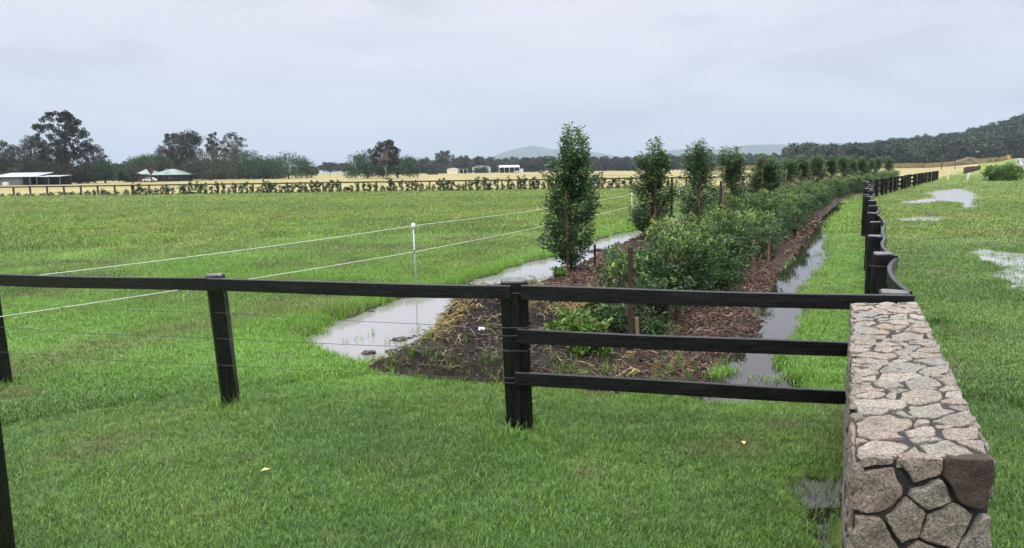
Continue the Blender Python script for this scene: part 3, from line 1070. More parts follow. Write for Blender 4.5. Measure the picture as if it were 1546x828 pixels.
def stone_patch(mb, tints, stains, w, h, cw, ch, f, seed, stain=0.0, gap=(0.003, 0.014), hh=(0.006, 0.013), edge_over=0.008, drop=0.0, seeds=None, tint_of=None):
    """f(x, y, n) maps patch coordinates and height to the world"""
    g = random.Random(seed)
    if seeds is None:
        seeds = []
        ny = max(1, round(h / ch))
        for r in range(ny):
            nx = max(2, round(w / cw + g.uniform(-0.7, 0.7)))
            off = g.uniform(-0.3, 0.3)
            for k in range(nx):
                seeds.append(((k + 0.5 + off * (0.5 if nx > 1 else 0) + g.uniform(-0.32, 0.32)) * w / nx, (r + 0.5 + g.uniform(-0.40, 0.40)) * h / ny, g.uniform(-0.55, 0.55) * cw * ch))
    for ci, P in enumerate(voronoi(seeds, w, h)):
        if len(P) < 3: continue
        if g.random() < drop: continue
        # stones reach a little past the edge
        P = [(-edge_over * g.random() if x < 1e-5 else w + edge_over * g.random() if x > w - 1e-5 else x,
              -edge_over * g.random() if y < 1e-5 else h + edge_over * g.random() if y > h - 1e-5 else y) for x, y in P]
        area = sum(P[i][0] * P[(i + 1) % len(P)][1] - P[(i + 1) % len(P)][0] * P[i][1] for i in range(len(P)))
        if area < 0: P = P[::-1]
        Q = inset(P, g.uniform(*gap))
        if len(Q) < 3: continue
        # resample the outline and roughen it
        pts = []
        per = sum(math.dist(Q[i], Q[(i + 1) % len(Q)]) for i in range(len(Q)))
        for i in range(len(Q)):
            p, q = Q[i], Q[(i + 1) % len(Q)]
            m = max(1, int(math.dist(p, q) / 0.016))
            for k in range(m):
                t = k / m
                pts.append((p[0] + (q[0] - p[0]) * t, p[1] + (q[1] - p[1]) * t))
        cx, cy = sum(p[0] for p in pts) / len(pts), sum(p[1] for p in pts) / len(pts)
        n = len(pts)
        # one soft pass on the corners, then a broken, chipped outline
        pts = [((pts[i - 1][0] + 6 * pts[i][0] + pts[(i + 1) % n][0]) / 8, (pts[i - 1][1] + 6 * pts[i][1] + pts[(i + 1) % n][1]) / 8) for i in range(n)]
        ph = [g.uniform(0, 6.28) for _ in range(4)]
        rw = [g.uniform(-1, 1) for _ in range(n)]
        rw = [(rw[i - 2] + 2 * rw[i - 1] + 3 * rw[i] + 2 * rw[(i + 1) % n] + rw[(i + 2) % n]) / 9 for i in range(n)]
        size = math.sqrt(abs(area))
        out = []
        for i, (x, y) in enumerate(pts):
            a = math.atan2(y - cy, x - cx)
            d = max(1e-4, math.hypot(x - cx, y - cy))
            k = 1 + 0.05 * math.sin(2 * a + ph[2]) + 0.05 * math.sin(3 * a + ph[0]) - 0.03
            dd = d * min(k, 1.03) + 0.016 * rw[i] * min(1, size / 0.12) + g.uniform(-0.0012, 0.0012)
            out.append((cx + (x - cx) * dd / d, cy + (y - cy) * dd / d))
        H = g.uniform(*hh)
        tx, ty = g.uniform(-0.04, 0.04), g.uniform(-0.04, 0.04)
        rings = []
        for sc_, hz in ((1.0, -0.03), (1.0, H * 0.62), (0.972, H * 0.93), (0.90, H), (0.66, H * 1.02), (0.34, H * 1.02)):
            rg = []
            for x, y in out:
                px, py = cx + (x - cx) * sc_, cy + (y - cy) * sc_
                nz = hz
                if hz > 0: nz += ((px - cx) * tx + (py - cy) * ty) + (g.uniform(-0.0016, 0.0016) if sc_ < 0.99 else 0)
                if hz > 0: nz += 0.006 * math.sin(px * 37 + ph[0]) * math.sin(py * 41 + ph[1])
                rg.append(mb.bm.verts.new(f(px, py, nz)))
            rings.append(rg)
        fs = []
        for a, b in zip(rings, rings[1:]):
            for i in range(n):
                fs.append(mb.bm.faces.new((a[i], a[(i + 1) % n], b[(i + 1) % n], b[i])))
        fs.append(mb.bm.faces.new(rings[-1]))
        tn = g.uniform(0.14, 1.0) if tint_of is None else tint_of(cx, cy, g)
        st = stain * g.uniform(0.4, 1.0)
        for q in fs:
            q.smooth = False
            tints.append(tn)
            stains.append(st)


def stone_wall():
    t = empty('stone_wall', (1.9, 4.2, 0), 0, 'low random stone wall with flat mortared top ending in front of the camera', 'stone wall')
    inv = t.matrix_world.copy()
    A, B, Cc, D = (Vector((*p, 0)) for p in (WALL_A, WALL_B, WALL_C, WALL_D))
    off = Vector((1.9, 4.2, 0))
    A, B, Cc, D = A - off, B - off, Cc - off, D - off
    T = 1.088
    # mortar core, set back behind the stone faces
    mb = MB()
    k = 0.004
    cen = (A + B + Cc + D) / 4
    ins = [p + (cen - p).normalized() * k for p in (A, B, Cc, D)]
    rings = []
    for z in np.linspace(-0.15, T, 12):
        ring = []
        for i in range(4):
            p, q = ins[i], ins[(i + 1) % 4]
            m = 40 if i % 2 else 8
            for s in range(m):
                v = p.lerp(q, s / m) + Vector((random.uniform(-.003, .003), random.uniform(-.003, .003), 0))
                ring.append(v + Vector((0, 0, z)))
        rings.append(ring)
    mb.loft(rings)
    mb.build('mortar', M_MORTAR, t)
    mb = MB()
    tints, stains = [], []
    Wd, Ld = (B - A).length, (D - A).length
    ex, ey = (B - A).normalized(), (D - A).normalized()
    # top
    def tint_top(x, y, g):
        return g.choice([0.3, 0.38, 0.45, 0.5, 0.58, 0.62, 0.66, 0.78, 0.86, 0.95, 1.0]) + g.uniform(-0.03, 0.03)
    stone_patch(mb, tints, stains, Wd, Ld, 0.150, 0.110, lambda x, y, n: A + ex * x + ey * y + Vector((0, 0, T + n)), 5, 0.10, edge_over=0.010, tint_of=tint_top)
    # near end face: (x across, y up)
    Hh = T + 0.006
    fx = ex
    fn = Vector((ex.y, -ex.x, 0))
    if fn.y > 0: fn = -fn

    def tint_front(x, y, g):
        if x > Wd * 0.7 and y > Hh - 0.22: return 0.0
        return g.choice([0.3, 0.42, 0.46, 0.58, 0.62, 0.9, 0.98])
    fs = [(0.075, Hh - 0.03, .000), (0.25, Hh - 0.045, .004), (0.45, Hh - 0.085, .014), (0.36, Hh - 0.03, -.006), (0.09, Hh - 0.135, .008), (0.30, Hh - 0.165, .006), (0.20, Hh - 0.27, .008), (0.215, Hh - 0.15, -.010),
          (0.05, Hh - 0.36, .016), (0.355, Hh - 0.30, .014), (0.47, Hh - 0.36, .012), (0.13, Hh - 0.34, -.012), (0.285, Hh - 0.44, .016), (0.11, Hh - 0.53, .006), (0.42, Hh - 0.52, .004), (0.07, Hh - 0.68, .01), (0.27, Hh - 0.63, .004),
          (0.45, Hh - 0.68, 0), (0.16, Hh - 0.80, .008), (0.36, Hh - 0.82, 0), (0.08, Hh - 0.97, 0), (0.28, Hh - 0.98, .006), (0.45, Hh - 0.96, 0)]
    stone_patch(mb, tints, stains, Wd, Hh, 0.17, 0.15, lambda x, y, n: A + fx * x + Vector((0, 0, y + 0.010)) + fn * (n + 0.002), 11, 0.5, gap=(0.003, 0.011), hh=(0.010, 0.026), drop=0.0, seeds=fs, tint_of=tint_front)
    # left side and right side, far end
    ln = Vector((-ey.y, ey.x, 0))
    stone_patch(mb, tints, stains, Ld, Hh, 0.2, 0.15, lambda x, y, n: A + ey * (Ld - x) + Vector((0, 0, y)) + ln * (n + 0.001), 17, 0.6, hh=(0.004, 0.018), tint_of=tint_top)
    rn = -ln
    stone_patch(mb, tints, stains, Ld, Hh, 0.2, 0.15, lambda x, y, n: B + ey * x + Vector((0, 0, y)) + rn * (n + 0.001), 19, 0.6, tint_of=tint_top)
    stone_patch(mb, tints, stains, Wd, Hh, 0.2, 0.15, lambda x, y, n: Cc - ex * x + Vector((0, 0, y)) - fn * (n + 0.001), 23, 0.6, tint_of=tint_top)
    o = mb.build('stones', M_STONE, t)
    me = o.data
    a = me.attributes.new('tint', 'FLOAT', 'FACE')
    a.data.foreach_set('value', tints)
    a = me.attributes.new('stain', 'FLOAT', 'FACE')
    a.data.foreach_set('value', stains)


stone_wall()


# ------------------------------------------------------------------ black fences
def post_rings(w, d, h, seed, taper=0.0, z0=-0.12, rough=0.012, lean=(0, 0), bend=0.0):
    """rough-sawn post: a rounded square section that wanders a little"""
    g = random.Random(seed)
    base = [(-.5, -.35), (-.36, -.5), (.34, -.5), (.5, -.36), (.5, .36), (.36, .5), (-.35, .5), (-.5, .34)]
    jit = [(g.uniform(-1, 1) * rough, g.uniform(-1, 1) * rough) for _ in base]
    rings = []
    nz = 9
    for i in range(nz + 1):
        t = i / nz
        z = z0 + (h - z0) * t
        k = 1 - taper * t
        if i == nz: k *= 0.97
        ring = []
        for (x, y), (jx, jy) in zip(base, jit):
            wob = rough * 0.5 * math.sin(3.1 * z + x * 5 + seed)
            ring.append(Vector((x * w * k + jx + wob * y + lean[0] * (z) + bend * z * z, y * d * k + jy + lean[1] * z,
                                z + (g.uniform(-.008, .008) if i == nz else 0))))
        rings.append(ring)
    # bevelled head
    top = [Vector((p.x * 0.9 + lean[0] * h * 0.1 + bend * h * h * .1, p.y * 0.9 + lean[1] * h * 0.1, p.z + 0.012)) for p in rings[-1]]
    rings.append(top)
    return rings


def make_post(parent, loc, w, d, h, seed, rz=0.0, **kw):
    mb = MB()
    mb.loft(post_rings(w, d, h, seed, **kw), cap_mi=1)
    o = mb.build('post', [M_POSTPAINT, M_ENDGRAIN], parent, loc)
    o.rotation_euler = (0, 0, rz)
    return o


def plank(mb, p0, p1, h, t, side=0.0, seed=0, sag=0.0, seg=8, mi=0, cupped=0.004):
    """rail from p0 to p1 (centre line)"""
    p0, p1 = Vector(p0), Vector(p1)
    g = random.Random(seed)
    ax = (p1 - p0).normalized()
    n = Vector((ax.y, -ax.x, 0)).normalized()
    up = n.cross(ax).normalized()
    if up.z < 0: up = -up
    a1, a2 = g.uniform(0, 6), g.uniform(0, 6)
    rings = []
    for i in range(seg + 1):
        u = i / seg
        c = p0.lerp(p1, u) + n * (side * 4 * u * (1 - u)) + Vector((0, 0, -sag * 4 * u * (1 - u)))
        c += up * cupped * math.sin(u * 5 + a1) + n * cupped * math.sin(u * 4 + a2)
        hh = h * (1 + 0.03 * math.sin(u * 7 + a2))
        b = 0.006
        rings.append([c + n * (x * t) + up * (y * hh) for x, y in ((-.5, -.5 + b / hh), (-.5 + b / t, -.5), (.5 - b / t, -.5), (.5, -.5 + b / hh), (.5, .5 - b / hh), (.5 - b / t, .5), (-.5 + b / t, .5), (-.5, .5 - b / hh))])
    mb.loft(rings, mi=mi)
    return mb


def front_fence():
    t = empty('post_and_rail_fence', (0, 6.09, 0), 0, 'black post and rail fence crossing the lawn up to the stone wall', 'fence')
    off = Vector((0, 6.09, 0))
    # posts (plan positions)
    p = [Vector((-8.2, 8.28, 0)), Vector((-5.52, 7.60, 0)), Vector((-2.78, 6.86, 0)), Vector((0.03, 6.16, 0))]
    main = None
    for i, q in enumerate(p):
        w_, d_ = ((0.15, 0.15), (0.14, 0.14), (0.150, 0.14), (0.215, 0.19))[i]
        kw = dict(lean=((0, 0), (-0.03, 0), (-0.035, -0.005), (-0.028, 0))[i], taper=(0.05, 0.05, 0.02, -0.06)[i], bend=(0, 0, -0.012, 0.0)[i])
        o = make_post(t, q - off, w_, d_, (1.22, 1.22, 1.245, 1.26)[i], 31 + i, **kw)
        if i == 2: second = o
        if i == 3: main = o
    # a split sliver nailed to the camera side of the main post
    mb = MB()
    mb.loft([[Vector((x * (1 - 0.1 * z), y, z)) for x, y in ((-.03, -.02), (.035, -.024), (.035, .02), (-.03, .02))] for z in (-0.1, 0.3, 0.7, 1.15)])
    sl = mb.build('split_face', M_POSTPAINT, main, (-0.02, -0.108, 0.0))
    # top rails on the camera side of the posts, left run
    fr = 0.105
    zt = 1.155
    ends = [Vector((-8.3, 8.2, 1.16)), Vector((-5.56, 7.47, 1.168)), Vector((-2.86, 6.72, 1.184)), Vector((-0.02, 6.02, 1.190))]
    for i in range(3):
        a, b = ends[i] - off, ends[i + 1] - off
        d = (b - a).normalized() * 0.03
        mb = MB()
        plank(mb, a - d * (1 if i == 0 else 0) + d * 0.08, b - d * 0.08, 0.118, 0.042, seed=41 + i, sag=0.012)
        mb.build('top_rail', M_PAINT, t)
    # three rails from the main post to the corner post behind the wall
    xe = 3.28
    ye = 5.925
    for (za, zb, nm, x0, ww, yy, xe_) in ((1.178, 1.062, 'top_rail', 0.06, 0.125, 6.02, 3.30), (0.812, 0.670, 'middle_rail', 0.02, 0.122, 6.02, 2.84), (0.438, 0.262, 'bottom_rail', 0.0, 0.120, 6.02, 2.84)):
        mb = MB()
        plank(mb, Vector((x0, yy, za)) - off, Vector((xe_, ye, zb)) - off, ww, 0.042, seed=int(za * 100), sag=0.004, seg=12)
        mb.build(nm, M_PAINT, t)
    # wire ties round the main post
    for z in (1.175, 0.88, 0.81, 0.68, 0.445, 0.40):
        mb = MB()
        x0 = -0.028 * z
        hw = 0.112 + 0.004 * (1.2 - z)
        pts = [(x0 - hw, 0.09, z), (x0 - hw - .002, -0.10, z - .004), (x0 - hw + .03, -0.128 - .002, z - .004), (x0, -0.150, z + .002), (x0 + hw - .03, -0.150, z - .002), (x0 + hw + .004, -0.10, z), (x0 + hw + .004, 0.09, z + .004)]
        mb.tube(pts, 0.0028, 5)
        mb.build('wire_tie', M_WIRE, main)
    # plain wires below the top rail on the left run
    wz = [(0.90, 0.90, 0.87), (0.65, 0.65, 0.68), (0.38, 0.39, 0.42)]
    for z0, z1, z2 in wz:
        mb = MB()
        pts = [Vector((-8.2, 8.22, z0)), Vector((-6.8, 7.84, z0 - .012)), Vector((-5.55, 7.52, z0)), Vector((-4.2, 7.13, (z0 + z1) / 2 - .012)), Vector((-2.80, 6.775, z1)), Vector((-1.4, 6.42, (z1 + z2) / 2 - .012)), Vector((-0.06, 6.055, z2))]
        mb.tube([q - off for q in pts], 0.0026, 5)
        mb.build('wire', M_WIRE, t)


front_fence()


def side_fence():
    t = empty('post_and_rail_fence', (3.12, 5.95, 0), 0, 'long black three rail fence running away from the stone wall along the roadside', 'fence')
    off = Vector((3.12, 5.95, 0))
    Ys = [6.10, 8.3, 10.55, 12.9, 15.2, 17.5, 19.9, 22.3, 24.7, 27.1, 29.6, 32.0, 34.4, 36.9, 39.4, 42.0, 44.9]
    while Ys[-1] < 95: Ys.append(Ys[-1] + 2.05)
    g = random.Random(3)
    P = []
    for i, y in enumerate(Ys):
        x = float(fence_x(np.array(y)))
        jx = 0 if i < 2 else g.uniform(-0.10, 0.10)
        z = gz(x, y) if i else 0.0
        P.append(Vector((x + jx + (0.02 if i == 0 else 0), y, z)))
    proto_posts = []
    for i, q in enumerate(P):
        h = 1.12 if i == 0 else 1.2 + g.uniform(-0.03, 0.04)
        rz = -math.atan2(0.475 if q.y < 45 else 0.665, 1)
        if i < 8:
            o = make_post(t, q - off, 0.225 if i < 2 else 0.20, 0.22, h, 60 + i, rz, taper=0.02, rough=0.012, lean=(g.uniform(-.02, .02), 0))
            if i >= 4: proto_posts.append(o)
        else:
            o = proto_posts[i % 4].copy()
            C.objects.link(o)
            o.parent = t
            o.location = q - off
            o.rotation_euler = (0, 0, rz)
    # a pale tie of wire on the second post
    for z in (1.08,):
        mb = MB()
        mb.tube([(-0.152, -0.11, z), (-0.05, -0.122, z - .012), (0.08, -0.122, z - .01), (0.152, -0.11, z + .006)], 0.003, 5)
        mb.build('wire_tie', M_WIRE, [c for c in t.children if c.name.startswith('post')][1])
    # rails run on the road side of the posts, bowing out between them
    for i in range(len(P) - 1):
        a, b = P[i], P[i + 1]
        d = (b - a).normalized()
        n = Vector((d.y, -d.x, 0))
        side = (0.135 if i < 16 else -0.135)
        for k, z in enumerate((1.10, 0.74, 0.38)):
            mb = MB()
            bow = (-0.11, -0.08, -0.03, 0.03, -0.04)[i] if i < 5 else g.uniform(-0.035, 0.035)
            dz = [g.uniform(-.015, .015) for _ in range(2)]
            plank(mb, a + n * side + d * 0.012 + Vector((0, 0, z + dz[0] - (0.02 if i == 0 else 0))) - off, b + n * side - d * 0.012 + Vector((0, 0, z + dz[1])) - off, 0.13 if i < 16 else 0.20, 0.042, side=bow, seed=i * 3 + k, seg=10 if i < 6 else 4)
            mb.build(('top_rail', 'middle_rail', 'bottom_rail')[k], M_PAINT, t)


side_fence()

# near post cut by the frame
mb = MB()
mb.loft(post_rings(0.2, 0.18, 1.22, 91, lean=(0.0, 0.0)), cap_mi=1)
q = at(17, 828, 0, Y=3.55)
o = mb.build('gate_post', [M_POSTPAINT, M_ENDGRAIN], None, (q.x - 0.165, 3.6, 0.0))
tag(o, 'black painted post near the camera, cut off at the corner of the lawn', 'post')


# ------------------------------------------------------------------ electric tape fence in the paddock
def tape_fence():
    t = empty('electric_tape_fence', (-1.79, 13.3, ZW), 0, 'white electric tape strung on thin steel posts across the flooded paddock edge', 'electric fence')
    off = Vector((-1.79, 13.3, ZW))
    P = [Vector((-5.53, 7.5, 0)), Vector((-1.80, 13.3, -0.1)), Vector((4.62, 28.2, 0)), Vector((8.3, 36.4, 0)), Vector((14.5, 50, 0))]
    H = [1.13, 1.22, 1.2, 1.2, 1.2]
    for i, q in enumerate(P):
        z = q.z if i == 1 else gz(q.x, q.y)
        mb = MB()
        top = H[i]
        mb.tube([Vector((q.x, q.y, z - 0.15)) - off, Vector((q.x - 0.01, q.y, 0.5)) - off, Vector((q.x - 0.02, q.y, top)) - off], 0.017 if i < 2 else 0.022, 8)
        po = mb.build('post', M_GALV, t)
        mb = MB()
        c = Vector((q.x - 0.02, q.y, top)) - off
        mb.tube([c + Vector((0, 0, -0.045)), c + Vector((0, 0, -0.04)), c + Vector((0, 0, 0.025)), c + Vector((0, 0, 0.04))], [0.024, 0.036, 0.036, 0.02], 10)
        mb.box(c + Vector((0, -0.035, -0.005)), (0.03, 0.03, 0.045), bevel=0.005)
        mb.build('cap', M_PLASTIC, po)
        mb = MB()
        c = Vector((q.x - 0.015, q.y - 0.025, 0.74)) - off
        mb.box(c, (0.04, 0.035, 0.05), bevel=0.006)
        mb.build('insulator', M_PLASTIC if i == 0 else M_PAINT, po)
    for lv, sag in ((0, 0.03), (1, 0.02)):
        mb = MB()
        for i in range(len(P) - 1):
            za = H[i] if lv == 0 else 0.74
            zb = H[i + 1] if lv == 0 else 0.74
            a, b = Vector((P[i].x, P[i].y - .04, za)) - off, Vector((P[i + 1].x, P[i + 1].y - .04, zb)) - off
            n = 14
            pts = [a.lerp(b, k / n) + Vector((0, 0, -sag * (1 + i) * 4 * (k / n) * (1 - k / n))) for k in range(n + 1)]
            for k in range(n):
                u = Vector((0, 0, 0.0036 if i < 2 else 0.0055))
                s = Vector((0.003, 0, 0))
                A, B = pts[k], pts[k + 1]
                mb.loft([[A + u + s, A + u - s, A - u - s, A - u + s], [B + u + s, B + u - s, B - u - s, B - u + s]])
        mb.build('tape', M_TAPE, t)


tape_fence()


# ------------------------------------------------------------------ leaves and trees
def unit(v):
    return v / np.maximum(np.linalg.norm(v, axis=1, keepdims=True), 1e-9)


def leaf_mesh(name, P, D, L, W, lv, m, fold=0.25, g=None):
    """one folded rhombic leaf per point: base at P, pointing along D"""
    g = g or rng
    D = unit(D)
    n = len(P)
    rnd = unit(g.normal(0, 1, (n, 3)))
    S = unit(np.cross(D, rnd))
    U = np.cross(S, D)
    L, W = np.asarray(L)[:, None], np.asarray(W)[:, None]
    a = P
    b = P + D * L * 0.45 + S * W * 0.5 + U * W * fold
    c = P + D * L
    d = P + D * L * 0.45 - S * W * 0.5 + U * W * fold
    V = np.stack([a, b, c, d], 1).reshape(-1, 3)
    i = np.arange(n) * 4
    Fc = np.stack([np.stack([i, i + 1, i + 2], 1), np.stack([i, i + 2, i + 3], 1)], 1).reshape(-1, 3)
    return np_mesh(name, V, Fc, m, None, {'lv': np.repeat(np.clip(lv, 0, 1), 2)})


def column_tree(seed, H=3.1, rad=0.48, nleaf=5200):
    """slender multi-leader tree: steep branches clothed in leaves; returns crown mesh, trunk MB"""
    g = np.random.default_rng(seed)
    mb = MB()
    Wb = 0.02
    trunk = [(0.0, 0.0, -0.1), (0.02, 0.0, 0.6), (-0.02, 0.02, 1.5), (0.01, -0.01, 2.2), (0.0, 0.0, H * 0.93)]
    mb.tube(trunk, [0.032, 0.027, 0.02, 0.013, 0.005], 7)
    twigs = []
    nb = 58
    for i in range(nb):
        t = (i + g.uniform(0, 1)) / nb
        z0 = 0.02 + t ** 1.35 * (H * 0.82)
        a = g.uniform(0, 6.283)
        env = rad * np.interp(z0 / H, [0.0, 0.12, 0.30, 0.55, 0.75, 0.9, 1.0], [0.92, 1.05, 1.0, 0.92, 0.74, 0.44, 0.12])
        L = g.uniform(0.32, 0.72) * (1.15 - 0.55 * z0 / H)
        out = env * g.uniform(0.55, 1.12)
        b0 = np.array([0.0, 0, z0 * 0.92])
        b1 = b0 + np.array([math.cos(a) * out * 0.7, math.sin(a) * out * 0.7, L * 0.45])
        b2 = b0 + np.array([math.cos(a) * out, math.sin(a) * out, L])
        mb.tube([b0, b1, b2], [0.010, 0.007, 0.003], 5, cap=False)
        twigs.append((b0, b1, b2, 1.0))
    for i in range(9):            # leaders that make the ragged top
        a = g.uniform(0, 6.283)
        r = rad * g.uniform(0.1, 0.55)
        zt = H * g.uniform(0.80, 1.0) if i else H
        if i == 0: r = 0.03
        b0 = np.array([0, 0, H * 0.45])
        b1 = np.array([math.cos(a) * r, math.sin(a) * r, H * 0.68])
        b2 = np.array([math.cos(a) * r * 1.15, math.sin(a) * r * 1.15, zt])
        mb.tube([b0, b1, b2], [0.011, 0.008, 0.003], 5, cap=False)
        twigs.append((b0, b1, b2, 1.3))
    wts = np.array([np.linalg.norm(t[2] - t[0]) * t[3] for t in twigs])
    idx = g.choice(len(twigs), nleaf, p=wts / wts.sum())
    u = g.uniform(0.08, 1.0, nleaf)
    B0, B1, B2 = (np.array([t[k] for t in twigs])[idx] for k in range(3))
    q = np.where(u[:, None] < 0.5, B0 + (B1 - B0) * (u[:, None] * 2), B1 + (B2 - B1) * (u[:, None] * 2 - 1))
    spread = g.normal(0, 1, (nleaf, 3)) * np.array([0.075, 0.075, 0.07]) * (1.15 - 0.5 * u[:, None])
    P = q + spread
    P[:, 2] = np.maximum(P[:, 2], 0.05)
    rad_dir = np.stack([P[:, 0], P[:, 1], np.zeros(nleaf)], 1)
    D = unit(rad_dir) * 0.7 + g.normal(0, 0.55, (nleaf, 3)) + np.array([0, 0, 0.35])
    L = g.uniform(0.045, 0.085, nleaf)
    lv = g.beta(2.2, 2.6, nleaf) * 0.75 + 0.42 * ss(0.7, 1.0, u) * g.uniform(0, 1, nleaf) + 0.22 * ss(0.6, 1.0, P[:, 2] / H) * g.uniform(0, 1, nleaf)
    return leaf_mesh('crown', P, D, L, L * g.uniform(0.42, 0.6, nleaf), lv, M_COL, g=g), mb


def bushy(seed, H=1.4, rad=0.55, nleaf=4200, leaf=(0.035, 0.065), m=None, nb=34, young=0.5, low=0.1):
    g = np.random.default_rng(seed)
    mb = MB()
    twigs = []
    nst = 4
    for s in range(nst):
        a = g.uniform(0, 6.283)
        tip = np.array([math.cos(a) * rad * 0.3, math.sin(a) * rad * 0.3, H * g.uniform(0.75, 0.97)])
        st = [np.array([0, 0, -0.08]), tip * np.array([0.3, 0.3, 0.4]), tip]
        mb.tube(st, [0.014, 0.010, 0.004], 6, cap=False)
        for k in range(nb // nst):
            u = g.uniform(low, 0.95)
            b0 = st[1] * (u * 2) if u < 0.5 else st[1] + (st[2] - st[1]) * (u * 2 - 1)
            b0 = np.array(b0)
            a2 = g.uniform(0, 6.283)
            env = rad * np.interp(b0[2] / H, [0, 0.15, 0.45, 0.75, 1.0], [0.6, 0.9, 1.0, 0.75, 0.3])
            o = env * g.uniform(0.5, 1.15)
            b2 = b0 + np.array([math.cos(a2) * o, math.sin(a2) * o, g.uniform(0.05, 0.34) * H * 0.6])
            b1 = (b0 + b2) / 2 + np.array([0, 0, 0.04])
            mb.tube([b0, b1, b2], [0.006, 0.005, 0.002], 4, cap=False)
            twigs.append((b0, b1, b2))
    wts = np.array([np.linalg.norm(t[2] - t[0]) + 0.1 for t in twigs])
    # leaves sit in sprays along the twigs
    ns = nleaf // 7
    idx = g.choice(len(twigs), ns, p=wts / wts.sum())
    u = g.uniform(0.15, 1.0, ns) ** 0.8
    B0, B1, B2 = (np.array([t[k] for t in twigs])[idx] for k in range(3))
    q = B0 + (B2 - B0) * u[:, None] + g.normal(0, 0.055, (ns, 3)) * (rad / 0.55)
    P = np.repeat(q, 7, 0) + g.normal(0, 0.032, (ns * 7, 3)) * (rad / 0.55)
    P[:, 2] = np.maximum(P[:, 2], 0.04)
    n = len(P)
    rd = P.copy()
    rd[:, 2] = (P[:, 2] - H * 0.4) * 0.6
    D = unit(rd) * 0.6 + g.normal(0, 0.6, (n, 3)) + np.array([0, 0, 0.25])
    L = g.uniform(*leaf, n)
    sp = np.repeat(g.uniform(0, 1, ns), 7)
    hi = ss(0.45, 1.0, P[:, 2] / H)
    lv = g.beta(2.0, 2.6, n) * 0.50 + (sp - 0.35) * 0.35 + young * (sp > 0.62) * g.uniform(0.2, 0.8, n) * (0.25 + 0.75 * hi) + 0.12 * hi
    return leaf_mesh('foliage', P, D, L, L * g.uniform(0.45, 0.65, n), lv, m or M_SHRUB, g=g), mb


